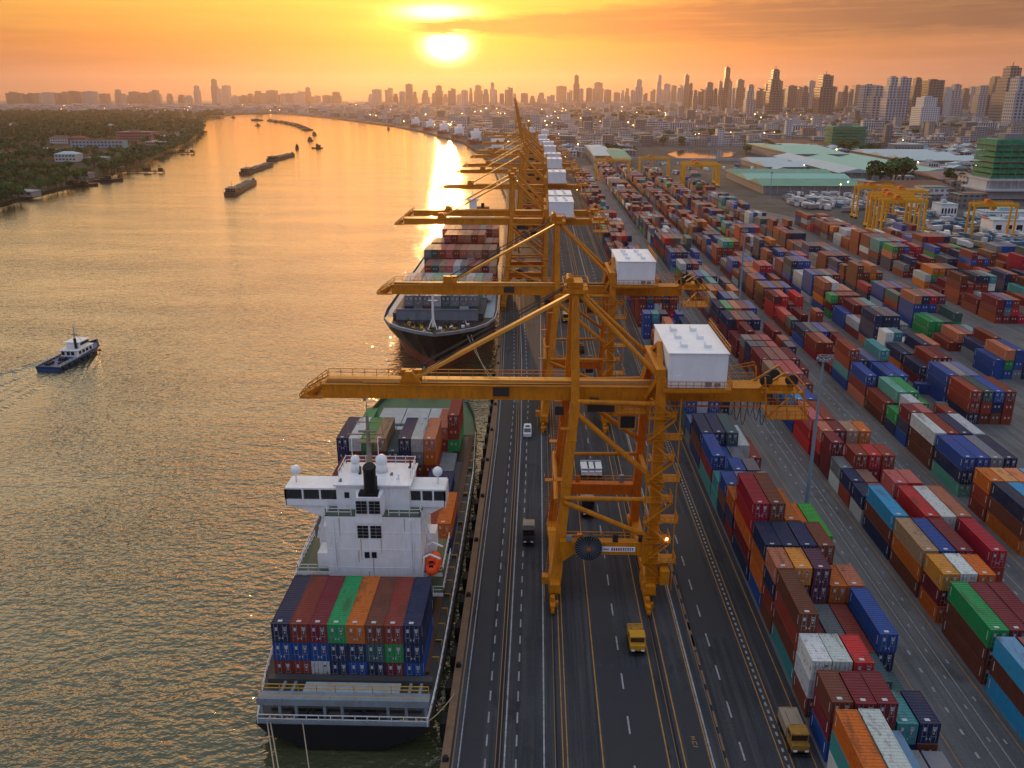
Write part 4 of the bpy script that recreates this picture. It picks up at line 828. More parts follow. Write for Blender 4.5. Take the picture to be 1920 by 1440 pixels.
    b = MB(); b.add([(-24.4, -3.2, 33.15), (-20.8, -3.2, 33.15), (-22.2, -3.2, 35.2), (-23.2, -3.2, 35.2), (-24.4, -2.2, 33.15), (-20.8, -2.2, 33.15), (-22.2, -2.2, 35.2), (-23.2, -2.2, 35.2)], MB.BF); b.box(-24.2, -21, -.9, .1, 33.15, 34.8); P(BB(b), 'stay_bracket', mat, boom)
    b = MB(); b.box(-36.4, 3., Y1 + .1, Y1 + 1.2, 32.9, 33.0); b.box(-20, 3, -1.6, -1.2, 33.2, 33.5); b.box(-30, 2.5, -2.8, -2.65, 33.2, 33.35); P(BB(b), 'walkway', 'crane_light', boom)
    if full:
        b = MB(); b.rail([(-36.4, Y1 + 1.15, 33), (2.6, Y1 + 1.15, 33)], 1.15, 2., .045); b.rail([(-36.4, Y0 + .1, 33.1), (-18, Y0 + .1, 33.1)], .5, 4, .03, 0, 1); P(BB(b), 'railing', mat, boom)
    b = MB()                                                             # open frame at the boom tip
    for yy in (-3.4, 1.4):
        b.beam((-33.6, yy, 33), (-37.0, yy, 30.6), .25, .25); b.beam((-33.6, yy, 30.4), (-37.2, yy, 30.4), .25, .3); b.beam((-35.2, yy, 30.4), (-35.2, yy, 31.9), .2, .2)
    b.box(-37.2, -33.6, -3.4, 1.4, 30.3, 30.42); b.box(-36.4, -35, -2.2, 0, 30.4, 31.6); b.tube((-34.6, -2.6, 32), (-34.6, -.4, 32), .6, 10)
    for yy in (-3.4, 1.4): b.rail([(-37.2, yy, 30.4), (-33.8, yy, 32.9)], 1.1, 1., .05)
    b.rail([(-37.2, -3.4, 30.4), (-37.2, 1.4, 30.4)], 1.1, 1.2, .05); b.v = [(x - 2.8, y, z + .5 if z < 31 else z) for x, y, z in b.v]; P(BB(b), 'boom_tip', mat, boom)
    # machinery house
    b = MB(); b.box(17.0, 25.8, -7.0, 10.0, 34.3, 39.6)
    for x in (19.9, 22.8): b.box(x - .03, x + .03, -7.03, -7.0, 34.3, 39.6)
    mh = P(b, 'machinery_house', 'house_white')
    b = MB(); b.box(16.85, 25.95, -7.15, 10.15, 39.6, 39.75); P(b, 'roof', 'house_white', mh)
    for x, y in ((19.6, -3.6), (23.2, -3.8), (19.5, 1.4), (22.9, 1.2), (19.4, 5.8), (22.6, 6.)):
        v_ = MB(); v_.box(x - .55, x + .55, y - .45, y + .45, 39.72, 40.25); v_.box(x - .55, x - .42, y - .45, y + .45, 40.2, 40.7); P(v_, 'roof_vent', 'house_white', mh)
    if full:
        for x, z0, z1, w_, mt_, nm_ in ((18.2, 34.4, 36.2, .8, 'house_white', 'door'), (22.6, 34.5, 35.2, 1.0, 'steel_grey', 'louvre'), (24., 34.5, 35.1, .9, 'steel_grey', 'louvre')): b = MB(); b.box(x, x + w_, -7.1, -7.03, z0, z1); P(b, nm_, mt_, mh)
        for x in range(17, 26): b = MB(); b.box(x + .48, x + .52, -7.03, -7., 34.3, 39.6); P(b, 'wall_seam', 'house_white', mh)
    b = MB(); b.box(16.2, 26.6, -7.6, 10.6, 33.7, 34.2)
    for y in (-6.5, 9.5): b.box(16.5, 26.3, y - .4, y + .4, 33.2, 33.7)
    P(b, 'house_platform')
    if full: b = MB(); b.rail([(16.3, -7.5, 34.2), (26.5, -7.5, 34.2), (26.5, 10.5, 34.2)], 1.2, 1.1, .045); b.rail([(26.0, -7.1, 39.7), (26.0, 10.1, 39.7)], 1.1, 1.3, .045); P(b, 'railing')
    # open rear platform with rope sheaves
    b = MB(); b.box(33.4, 40.0, -4.4, 2.2, 32.6, 32.8); b.box(35.0, 41.0, -4.6, 1.6, 28.4, 28.6)
    for x in (34.6, 37.8, 40.6):
        for y in (-4.4, 1.6): b.beam((x, y, 28.5), (x - .8, y, 35.4 - (x - 34) * .35), .22, .22)
    b.beam((33.2, -3.4, 33), (37, -3.4, 35.6), .3, .3); b.beam((37, -3.4, 35.6), (41.6, -3.4, 30.2), .3, .3); b.beam((33.2, .4, 33), (37, .4, 35.6), .3, .3); b.beam((37, .4, 35.6), (41.6, .4, 30.2), .3, .3)
    b.beam((34.4, -4.4, 30.6), (41, -4.4, 30.6), .2, .2); b.beam((34.6, -4.4, 28.6), (37.8, -4.4, 32), .2, .2); b.box(35, 38.6, -3.2, 1, 32.8, 33.6)
    b.v = [(x - 1.6, y, z) for x, y, z in b.v]; P(b, 'rear_platform')
    if full:
        for pts, h_ in (([(33.6, -4.3, 32.8), (40, -4.3, 32.8), (40, 2.1, 32.8)], 1.2), ([(35.1, -4.5, 28.6), (40.9, -4.5, 28.6), (40.9, 1.5, 28.6), (35.1, 1.5, 28.6)], 1.2), ([(28, 1., 33.1), (33.4, 1., 33.1)], 1.1), ([(28, 2.6, 33.4), (33.8, 2.6, 34.6)], 1.)): b = MB(); b.rail([(q[0] - 1.6, q[1], q[2]) for q in pts], h_, 1., .045); P(b, 'railing')
        for x, y in ((32.6, -3.6), (36.6, -3.2), (34.6, -.4)): b = MB(); b.tube((x, y - .3, 34.4), (x, y + .3, 34.4), .95, 14); P(b, 'rope_sheave', 'machine_dark')
        for x in range(27, 33, 1):
            b = MB(); n = 7; D_ = 2.2 + (x % 3) * .8
            pts = [(x + k / n * 1.1, -3.6, 30.9 - D_ * 4 * (k / n) * (1 - k / n)) for k in range(n + 1)]
            for p0, p1 in zip(pts, pts[1:]): b.tube(p0, p1, .06, 4)
            P(b, 'festoon_cable', 'rope_dark')
    # trolley, cab, electrical boxes
    b = MB(); b.box(5.2, 9.4, -4.6, 1.4, 29.4, 30.5); b.box(6.2, 8.6, -3.8, .6, 30.5, 30.86); b.box(5.6, 7., -4.4, -3.6, 30.2, 31.4); P(b, 'trolley', 'machine_dark')
    b = MB(); b.box(10.2, 12.8, -4.8, -2.2, 26.6, 29.2); b.box(9.6, 15.2, -5.2, -1.8, 29.2, 29.4); b.box(10.6, 10.9, -3.2, -2.9, 29.4, 30.9); b.box(14.2, 14.5, -3.2, -2.9, 29.4, 30.9); cb_ = P(b, 'operator_cab')
    b = MB(); b.box(10.4, 12.6, -4.86, -4.8, 26.9, 28.8); P(b, 'window', 'glass_dark', cb_)
    if full:
        b = MB(); b.rail([(9.6, -5.2, 29.4), (15.2, -5.2, 29.4)], 1., 1., .04); P(b, 'railing')
        for x0, x1, z in ((-9.5, -7, 32.2), (.2, 1.6, 29.2)): b = MB(); b.box(x0, x1, Y0 - .3, Y0 - .02, z - .7, z + .7); P(b, 'cable_box', 'machine_dark')
    # cable reel and name board on the seaside-facing front portal beam
    b = MB(); b.tube((5.6, -11.6, 9.4), (5.6, -10.9, 9.4), 2.1, 28)
    for k in range(28): a_ = 2 * math.pi * k / 28; b.beam((5.6 + .4 * math.cos(a_), -11.68, 9.4 + .4 * math.sin(a_)), (5.6 + 2.3 * math.cos(a_), -11.68, 9.4 + 2.3 * math.sin(a_)), .07, .1, 1)
    b.tube((5.6, -11.9, 9.4), (5.6, -11.6, 9.4), .35, 10, 2); P(b, 'cable_reel', ['machine_dark', 'reel_grey', 'crane_orange'])
    if full:
        b = MB(); b.box(7.6, 12.9, -10.80, -10.76, 8.45, 9.3, 0)
        for k, x in enumerate((9.2, 9.55, 9.9, 10.25, 10.6)): b.box(x, x + .22, -10.83, -10.80, 8.62, 9.12, 1)
        for k, x in enumerate((11.0, 11.35, 11.7, 12.05, 12.4)): b.box(x, x + .2, -10.83, -10.80, 8.6, 9.14, 2); b.box(x + .06, x + .14, -10.845, -10.83, 8.7, 8.86 + .1 * (k % 2), 0)
        b.box(8.0, 8.8, -10.83, -10.80, 8.82, 8.95, 2)
        plain('sign_red', (.35, .03, .03)); P(b, 'sign_board', ['house_white', 'sign_red', 'machine_dark'])
        # stair tower around the landside front leg
        z = 3.4; k = 0
        while z < 33:
            f = (z - 2.2) / 33.6; x = 15.7 + .5 * f; y = -10 + 3.8 * f; b = MB(); x2 = x + (2.6 if k % 2 else 1.6)
            b.box(x + .9, x2 + .8, y - 1.6, y + 1.2, z, z + .1); b.box(x - 1.9, x + 1., y - 1.9, y - 1.1, z, z + .1)
            b.rail([(x - 1.9, y - 1.9, z), (x2 + .8, y - 1.9, z), (x2 + .8, y + 1.2, z)], 1.1, 1., .045)
            nz = min(33, z + 3.3); b.beam((x + (-1.6 if k % 2 else 2.2), y - 1.6, z), (x + (2.2 if k % 2 else -1.6), y - 1.4, nz), .7, .1); b.beam((x + (-1.6 if k % 2 else 2.2), y - 1.9, z + 1), (x + (2.2 if k % 2 else -1.6), y - 1.8, nz + 1), .07, .07)
            P(b, 'stair_flight'); z += 3.3; k += 1
        b = MB(); 
        for x in (14.0, 18.6): b.beam((x, -12., 2.5), (x + .4, -8.2, 33), .14, .14)
        P(b, 'stair_post')
        for p, q in (((-.9, -10.6, 3.4), (2.2, -6.2, 30)), ((-.9, 10.4, 3.4), (1.4, 6, 30))):      # ladders up the waterside legs
            p, q = Vector(p), Vector(q); b = MB()
            for dx in (-.25, .25): b.beam(p + Vector((dx, 0, 0)), q + Vector((dx, 0, 0)), .06, .06)
            for k in range(48): c = p.lerp(q, (k + .5) / 48); b.beam(c + Vector((-.25, 0, 0)), c + Vector((.25, 0, 0)), .04, .04)
            for f in (.3, .6, .9): c = p.lerp(q, f); b.box(c.x - .9, c.x + .5, c.y - .6, c.y + .6, c.z, c.z + .08); b.rail([(c.x - .9, c.y - .6, c.z), (c.x - .9, c.y + .6, c.z)], 1., .6, .04)
            P(b, 'ladder')
        for yy, x0, x1, zz in ((-3.75, 17.2, 32, 31.2),):                       # service catwalk hung on the camera side
            b = MB(); b.box(x0, x1, yy - .3, yy + .3, zz - 1.0, zz - .94)
            for x in range(int(x0), int(x1), 3): b.beam((x, yy + .3, zz - .9), (x, yy + .25, zz + .1), .05, .05); b.beam((x, yy - .3, zz - .95), (x, yy - .3, zz + .0), .045, .045)
            b.beam((x0, yy - .3, zz), (x1, yy - .3, zz), .045, .045); P(b, 'catwalk', 'crane_orange')
        for k in range(5): b = MB(); b.tube((-36, -2.9 + .45 * k, 33.25), (16, -2.9 + .45 * k, 33.3), .045, 4); P(b, 'trolley_rope', 'rope_dark')
        for x in (-30, -22, -14, -6, 5, 13, 20, 28): b = MB(); b.box(x, x + .5, -3.6, -3.2, 30.5, 30.9); P(b, 'floodlight', 'steel_grey')
        for k, (x, y, z) in enumerate(((2.2, -10.9, 10.2), (3.8, -10.9, 10.2), (13.4, -10.6, 10.1), (12.2, 10.2, 10.7), (4.4, 10.3, 10.7), (9.4, -10.7, 10.05))): b = MB(); b.box(x, x + .8, y, y + .6, z, z + .9 + .3 * (k % 2)); P(b, 'switch_box', ('steel_grey', 'crane_orange', 'machine_dark')[k % 3])
        b = MB(); b.box(17.5, 17.8, -11.2, -11.0, 10.8, 11.1); P(b, 'floodlight', 'lamp_warm')
        b = MB(); b.box(-1.6, -.6, -11.6, -10.2, 3., 4.2); b.box(16.8, 18.2, -12.4, -9.8, 3.6, 6.0); b.rail([(-1.2, -14, 1.4), (-1.2, -8, 1.4)], 1., 1.2, .04); P(b, 'drive_box')
    return r
cr1 = make_crane(True); cr1.location = (2.8, 131, 0); cr1['label'] = 'yellow gantry crane nearest the camera, full height beside the near container ship'
cr1['group'] = 'quay cranes'
def clone(src, loc, label, sc_=1., mat=None):
    c = copy_tree(src); c.location = loc; c['label'] = label; c.scale = (sc_, sc_, sc_); return c
TREE.clear(); pending = []
cr_far = make_crane(False); cr_up = make_crane(False, True)
bpy.context.view_layer.update()
clone(cr1, (1.6, 206., 0), 'yellow gantry crane second from the camera, boom reaching over the far ship bow')
FARCR = []
for k, (u, v, lab) in enumerate(((750, 421, 'yellow-orange gantry crane third from the camera, boom over the second ship'), (768, 405, 'yellow gantry crane close behind the third one'), (858, 325, 'fifth gantry crane from the camera, boom low over the river glare'),
        (872, 313, 'sixth gantry crane from the camera, just behind the fifth'), (886, 296, 'seventh gantry crane, shortest-looking boom over the water'))):
    tip = at(u, v, 30.9); loc = (tip.x + 38.0, tip.y + 3.4, 0)
    if k == 0: cr_far.location = loc; cr_far['label'] = lab; cr_far['group'] = 'quay cranes'
    else: clone(cr_far, loc, lab)
cr_up.scale = (.93,) * 3; p = at(992, 332, 0); cr_up.location = (-11.5, 640, 0); cr_up['label'] = 'gantry crane with its boom raised nearly upright above the others'; cr_up['group'] = 'quay cranes'
clone(cr_up, (-16, 790, 0), 'far gantry crane with raised boom, behind the first raised one')
clone(cr_far, (-14, 1010, 0), 'faint gantry crane at the far end of the quay, lowered boom')
for k, (x, y, src) in enumerate(((-11.8, 452, cr_far), (-13, 748, cr_far), (-17, 880, cr_far), (-30, 1090, cr_far))):
    clone(src, (x, y, 0), ORD[k + 1] + ' of the gantry cranes packed into the hazy orange far row')
# ------------------------------------------------------------------ vehicles on the quay
def wheels(b_parent, xs, ys, r, wdt=.3):
    for x in xs:
        for y in ys: b = MB(); b.tube((x - wdt / 2, y, r), (x + wdt / 2, y, r), r, 12); b.build('wheel', 'rubber', b_parent)
def van(loc, label):
    r = thing('van', label, 'van', loc)
    b = MB(); b.box(-.95, .95, -2.4, 2.5, .35, 1.15); b.add([(-.92, -1.55, 1.15), (.92, -1.55, 1.15), (.92, 2.45, 1.15), (-.92, 2.45, 1.15), (-.82, -.7, 1.95), (.82, -.7, 1.95), (.82, 2.3, 1.95), (-.82, 2.3, 1.95)], MB.BF); b.box(-.85, .85, -2.5, -2.4, .4, .75); b.build('body', 'truck_white', r)
    b = MB(); b.add([(-.8, -1.5, 1.2), (.8, -1.5, 1.2), (.74, -.76, 1.9), (-.74, -.76, 1.9)], [(0, 1, 2, 3)]); b.v = [(x, y - .03, z + .02) for x, y, z in b.v]; b.build('windscreen', 'glass_dark', r)
    b = MB(); b.box(-.5, .5, -.1, .9, 1.95, 2.05); b.build('roof_panel', 'machine_dark', r)
    for x in (-.65, .65): b = MB(); b.box(x - .2, x + .2, -2.53, -2.5, .75, .95); b.build('headlight', 'house_white', r)
    wheels(r, (-.82, .82), (-1.6, 1.6), .36); return r
def tractor(loc, label, body, bed, L=6., wd=2.5, top=3.0, flip=False):
    """Yard tractor or truck: bonnet and cab in front (-y), deck behind."""
    r = thing('truck', label, 'truck', loc, math.pi if flip else 0); h = wd / 2
    b = MB(); b.box(-h * .75, h * .75, -L / 2, L / 2, .6, .95); b.box(-h, h, -L / 2, -L / 2 + .3, .45, .9); b.build('chassis', 'machine_dark', r)
    b = MB(); b.box(-h * .92, h * .92, -L / 2 + .15, -L / 2 + 1.0, .9, 1.7); b.box(-h * .95, h * .95, -L / 2 + .9, -L / 2 + 2.4, .9, 1.75)
    for x in (-h * .92, h * .84):
        for y in (-L / 2 + .95, -L / 2 + 2.3): b.box(x, x + .1, y, y + .1, 1.7, top - .15)
    b.box(-h * .96, h * .96, -L / 2 + .75, -L / 2 + 2.5, top - .18, top); b.build('cab', body, r)
    b = MB(); b.box(-h * .86, h * .86, -L / 2 + 1.0, -L / 2 + 2.32, 1.72, top - .18); b.build('window', 'glass_dark', r)
    b = MB(); b.box(-h, h, -L / 2 + 2.6, L / 2 - .2, .98, top * .8 if bed != body else top * .92); b.box(-h * .5, h * .5, -L / 2 + 3, L / 2 - 1, top * .8, top * .85 + .1); b.build('load_box', bed, r)
    b = MB(); b.rail([(-h * .9, L / 2 - .25, .9), (h * .9, L / 2 - .25, .9)], 1.4, .8, .05); b.build('headboard', body, r)
    for x in (-h * .6, h * .6): b = MB(); b.box(x - .22, x + .22, -L / 2 - .04, -L / 2, .95, 1.2); b.build('headlight', 'house_white', r)
    wheels(r, (-h + .15, h - .15), (-L / 2 + 1.1, L / 2 - 1.9, L / 2 - .8), .5, .35); return r
def g(u, v): p = at(u, v, 0); return (p.x, p.y, 0)
van(g(989, 815), 'small white van with dark roof panel on the quay lane left of the near crane')
tractor(g(991, 1010), 'dark yard truck with tan box on the quay lane left of the near crane', 'machine_dark', 'truck_tan', 6.2, 2.1, 3.)
tractor(g(1101, 958), 'dusty tan truck passing under the near crane', 'machine_dark', 'truck_tan', 7., 2.5, 3.4)
tractor(g(1192, 1212), 'bright yellow yard tractor with dark windscreen in front of the near crane', 'truck_yellow', 'truck_dirty', 5.0, 2.3, 2.8)
tractor(g(1486, 1386), 'old yellow truck with pale rusty bed beside the quayside container block', 'truck_dirty', 'truck_tan', 6.6, 2.3, 2.9)
for k, u in enumerate((1096, 1108, 1120)): tractor(g(u, 890), ('white flatbed truck, left one of three side by side behind the near crane legs', 'white flatbed truck, middle one of three side by side behind the near crane legs', 'white flatbed truck, right one of three side by side behind the near crane legs')[k], 'truck_white', 'truck_white', 5., 1.7, 2.2)
for k, (x, y) in enumerate(((15., 236), (13.6, 262), (10.5, 300), (20, 322), (6.2, 352), (-2.8, 372))):
    tractor((x, y, 0), ORD[k + 1] + ' dusty truck along the quay lanes beyond the second crane', ('truck_tan', 'truck_white', 'truck_yellow')[k % 3], ('truck_tan', 'barge_rust', 'truck_tan')[k % 3], 8, 2.5, 3.2, bool(k % 2))['group'] = 'trucks on the far quay lanes'
# ------------------------------------------------------------------ light masts
def mast(u, v, ut, vt, label, r0=.4):
    p = at(u, v, 0); top = at(ut, vt, Y=p.y).z; r = thing('light_mast', label, 'light mast', p)
    b = MB(); b.tube((0, 0, 0), (0, 0, top), r0, 12, 0, r0 * .45); b.tube((0, 0, 0), (0, 0, .5), r0 * 1.7, 12, 0, r0 * 1.5); b.box(-.12, .12, -r0 - .05, -r0 + .1, 1.2, 2.2); b.build('pole', 'mast_blue', r)
    b = MB(); b.tube((0, 0, top - .5), (0, 0, top - .35), .9, 12); b.rail([(.85 * math.cos(a), .85 * math.sin(a), top - .4) for a in [k * math.pi / 4 for k in range(9)]], .9, 1.2, .04); b.build('platform', 'mast_blue', r)
    for k in range(8):
        a = k * math.pi / 4; b = MB(); b.cbox((1.05 * math.cos(a), 1.05 * math.sin(a), top - .1), (.4, .4, .35)); b.build('floodlight', 'steel_grey', r)
mast(1510, 962, 1547, 672, 'tall pale blue light mast on the road beside the quayside block, nearest the camera')
mast(1383, 602, 1397, 432, 'pale blue light mast behind the near crane machinery house, second nearest', .4)
mast(1720, 466, 1738, 366, 'slender light mast beside the cluster of yellow yard cranes', .45)
mast(1443, 372, 1447, 324, 'thin distant light mast by the green-roofed shed', .4)
# ------------------------------------------------------------------ rubber-tyred gantry cranes in the yard
def make_rtg():
    r = thing('yard_crane', 'x', 'yard crane'); W, Hh, D = 11.8, 19.5, 3.6
    for sx_ in (-1, 1):
        for sy in (-1, 1):
            b = MB(); b.beam((sx_ * W, sy * D, 1.6), (sx_ * W, sy * (D - .3), Hh), 1.1, 1.0, 0, .95, .9); b.build('leg', 'rtg_yellow', r)
        b = MB(); b.box(sx_ * W - .7, sx_ * W + .7, -D - 1.4, D + 1.4, 1.3, 2.5); b.build('sill_beam', 'rtg_yellow', r)
        for sy in (-1, 1):
            for o in (-1, 1): b = MB(); b.tube((sx_ * W - .3, sy * D + o * .8, .75), (sx_ * W + .3, sy * D + o * .8, .75), .75, 10); b.build('wheel', 'rubber', r)
    for sy in (-1, 1): b = MB(); b.box(-W - .8, W + .8, sy * (D - .5) - .55, sy * (D - .5) + .55, Hh - .2, Hh + 1.5); b.build('cross_girder', 'rtg_yellow', r)
    b = MB(); b.rail([(-W, -D - .1, Hh + 1.5), (W, -D - .1, Hh + 1.5)], 1.1, 2, .07); b.rail([(-W, D + .1, Hh + 1.5), (W, D + .1, Hh + 1.5)], 1.1, 2, .07); b.build('railing', 'rtg_yellow', r)
    b = MB(); b.box(-6, -1, -2.6, 2.6, Hh + 1.5, Hh + 2.2); b.box(-5, -2.6, -1.8, 1.8, Hh + 2.2, Hh + 3.8); b.box(-2.2, -1.4, -1.2, 1.2, Hh + 2.2, Hh + 3); b.build('trolley', 'crane_orange', r)
    b = MB(); b.box(-1.4, .8, -1.2, 1.2, Hh - 2.6, Hh - .3); b.build('operator_cab', 'rtg_yellow', r)
    b = MB(); b.box(-5, -2.4, -3., 3., Hh - 7, Hh - 6.5)
    for y in (-2, 2): b.tube((-3.7, y, Hh - 6.6), (-3.7, y, Hh), .07, 5)
    b.build('spreader', 'crane_orange', r); return r
rtg = make_rtg(); first = True
for u, v, s_, rot, lab in ((1684, 444, 1., .0, 'yellow yard crane in front of a tight cluster of three'), (1668, 436, 1., .02, 'yellow yard crane in the middle of the tight cluster'), (1662, 427, 1., .0, 'yellow yard crane at the back of the tight cluster'),
        (1634, 409, 1., .03, 'yellow yard crane standing alone just left of the cluster'), (1852, 449, .95, -.04, 'yellow yard crane among parked trucks near the right edge'), (1313, 350, 1.28, 0, 'yellow yard crane with orange trolley over the far middle block'),
        (1308, 345, 1.28, .03, 'yellow yard crane directly behind the one over the far middle block'), (1225, 333, 1.2, .02, 'far yellow yard crane in front of the pond'), (1148, 338, 1.3, 0, 'far yellow yard crane nearest the quay cranes'), (1690, 420, 1., 0, 'yellow yard crane half hidden behind the cluster')):
    o = rtg if first else copy_tree(rtg); first = False
    o.location = at(u, v, 0); o.scale = (s_, s_, s_ if s_ < 1.1 else .92); o.rotation_euler = (0, 0, rot); o['label'] = lab; o['group'] = 'yellow yard cranes'
# ------------------------------------------------------------------ boats on the river
def boat_hull(b, L, W, h, bow=.3, mi=0, stern=.92):
    rings = []
    for f in (0, .08, .3, .6, .8, .92, 1.):
        wd = W / 2 * (stern + (1 - stern) * min(1, f * 8)) if f < .6 else W / 2 * max(.04, 1 - ((f - .6) / .4) ** 2 * (1 if bow else 0))
        zz = h * (1 + .45 * max(0, f - .5) * 2 * bow * 2); y = -L / 2 + L * f
        rings.append([(-wd, y, zz), (-wd * .9, y, .05), (-wd * .55, y, -.8), (wd * .55, y, -.8), (wd * .9, y, .05), (wd, y, zz)])
    b.loft(rings, mi)
def tug(loc, rot, label):
    r = thing('tugboat', label, 'tugboat', loc, rot); L, W = 27., 8.2
    b = MB(); boat_hull(b, L, W, 1.5, .9, 0, .96); b.build('hull', 'boat_blue', r)
    b = MB()
    for sg in (-1, 1): b.tube((sg * W * .47, -12.4, 1.5), (sg * W * .5, 3, 1.75), .28, 8); b.tube((sg * W * .5, 3, 1.75), (sg * W * .38, 9, 2.3), .28, 8); b.tube((sg * W * .38, 9, 2.3), (0, 13.5, 3.1), .36, 8)
    b.tube((-W * .46, -13.3, 1.5), (W * .46, -13.3, 1.5), .3, 8); b.build('fender_rim', 'boat_dark', r)
    for k in range(-3, 4):
        for sg in (-1, 1): b = MB(); b.tube((sg * (W / 2 - .1), k * 3.2 - 2, .9), (sg * (W / 2 + .22), k * 3.2 - 2, .9), .5, 10); b.build('tyre_fender', 'rubber', r)
    b = MB(); b.box(-W * .43, W * .43, -13, 3, 1.2, 1.35); b.build('deck', 'deck_grey', r)
    b = MB(); b.box(-2.7, 2.7, -2.2, 6.5, 1.3, 4.0); b.box(-3.1, 3.1, -2.8, 6.7, 4.0, 4.15); b.box(-2.2, 2.2, .2, 5.4, 4.15, 6.4); b.box(-2.5, 2.5, -.4, 5.8, 6.4, 6.55); cbn = b.build('cabin', 'ship_white', r)
    for x in (-2., -.2, 1.2): b = MB(); b.box(x - .5, x + .5, -2.26, -2.2, 2.2, 3.5); b.build('window', 'window_dark', cbn)
    b = MB(); b.box(-2.26, 2.26, .9, 5.46, 5.0, 6.0); b.build('window', 'window_dark', cbn)
    for k in range(4): b = MB(); b.box(2.68, 2.76, -1.2 + k * 1.9, 0 + k * 1.9, 2.3, 3.4); b.build('window', 'window_dark', cbn)
    b = MB(); b.tube((0, 2, 6.5), (0, 2, 12.5), .16, 7, 0, .08); b.beam((-1.6, 2, 10.2), (1.6, 2, 10.2), .12, .12); b.beam((-.9, 2, 11.4), (.9, 2, 11.4), .1, .1); b.box(-.9, .9, 1.8, 2.2, 8.6, 8.9); b.tube((-1.4, 3, 6.5), (0, 2, 9.4), .08, 5); b.tube((1.4, 3, 6.5), (0, 2, 9.4), .08, 5); b.build('mast', 'steel_grey', r)
    b = MB(); b.tube((1.6, -.6, 4), (1.6, -.6, 8.2), .42, 10); b.build('funnel', 'boat_dark', r)
    b = MB(); b.tube((-1, -5.5, 2.0), (1, -5.5, 2.0), .75, 10); b.box(-1.4, 1.4, -6.2, -4.8, 1.35, 1.7); b.build('towing_winch', 'machine_dark', r)
    b = MB(); b.box(-2.6, -1, -11, -8.4, 1.35, 2.1); b.box(.6, 2.4, -9.4, -7.6, 1.35, 1.9); b.build('deck_locker', 'wood_dark', r)
    b = MB(); b.rail([(-3.7, -12.6, 1.5), (-3.7, -2, 1.6)], 1., 1.8, .05); b.rail([(3.7, -12.6, 1.5), (3.7, -2, 1.6)], 1., 1.8, .05); b.rail([(-2.9, -2.6, 4.15), (2.9, -2.6, 4.15)], .9, 1.2, .04); b.build('railing', 'rail_white', cbn)
    r.scale = (1, 1, .84); return r
ts, tb = at(100, 692, -3), at(176, 655, -3); dv = tb - ts; trot = math.atan2(-dv.x, dv.y); tc = (ts + tb) / 2
tug((tc.x, tc.y, -3), trot, 'blue and white tugboat heading away on the open river at left')
# its wake: low ridges on the water
def ridge(pts, wdt, h, name):
    b = MB(); V = [Vector(p) for p in pts]; N_ = len(V) - 1
    for i_, (a, c) in enumerate(zip(V, V[1:])):
        fa, fc = math.sin(math.pi * (.12 + .88 * i_ / N_)), math.sin(math.pi * (.12 + .88 * (i_ + 1) / N_))
        d = (c - a).normalized(); s_ = Vector((d.y, -d.x, 0)); up = Vector((0, 0, h))
        for k0, k1, h0, h1 in ((-1, -.4, 0, .6), (-.4, 0, .6, 1), (0, .4, 1, .6), (.4, 1, .6, 0)):
            b.quad(a + s_ * wdt * k0 * (.3 + fa) + up * h0 * fa, a + s_ * wdt * k1 * (.3 + fa) + up * h1 * fa, c + s_ * wdt * k1 * (.3 + fc) + up * h1 * fc, c + s_ * wdt * k0 * (.3 + fc) + up * h0 * fc)
    return structure(b, name, 'river_water', True)
plain('wake_foam', (.40, .40, .36), .6, 0, .6, .5, (.12, .11, .07))
dn = dv.normalized(); sd_ = Vector((dn.y, -dn.x, 0))
for off, w_, h_, L in ((-4.4, 1.3, .55, 70), (-1.5, 1.2, .35, 75), (2.2, 1.5, .45, 75), (5.2, 1.6, .5, 60)):
    pts = [ts - dn * k * L / 8 + sd_ * (off * (1 + k * .10)) + Vector((0, 0, -.12)) for k in range(9)]; ridge([(p.x, p.y, -3.12) for p in pts], w_, h_, 'wake')
for sg, spread, st_ in ((1, .35, 0), (1, .42, 7), (1, .40, 14), (-1, .35, 1), (-1, .4, 10)):
    p0 = tb - dn * (2 + st_); pts = [p0 - dn * (k * 3.4) + sd_ * sg * (3.6 + st_ * .12 + k * 3.4 * spread + .02 * k * k) for k in range(10)]; ridge([(p.x, p.y, -3.16) for p in pts], 1.5, .6, 'bow_wave')
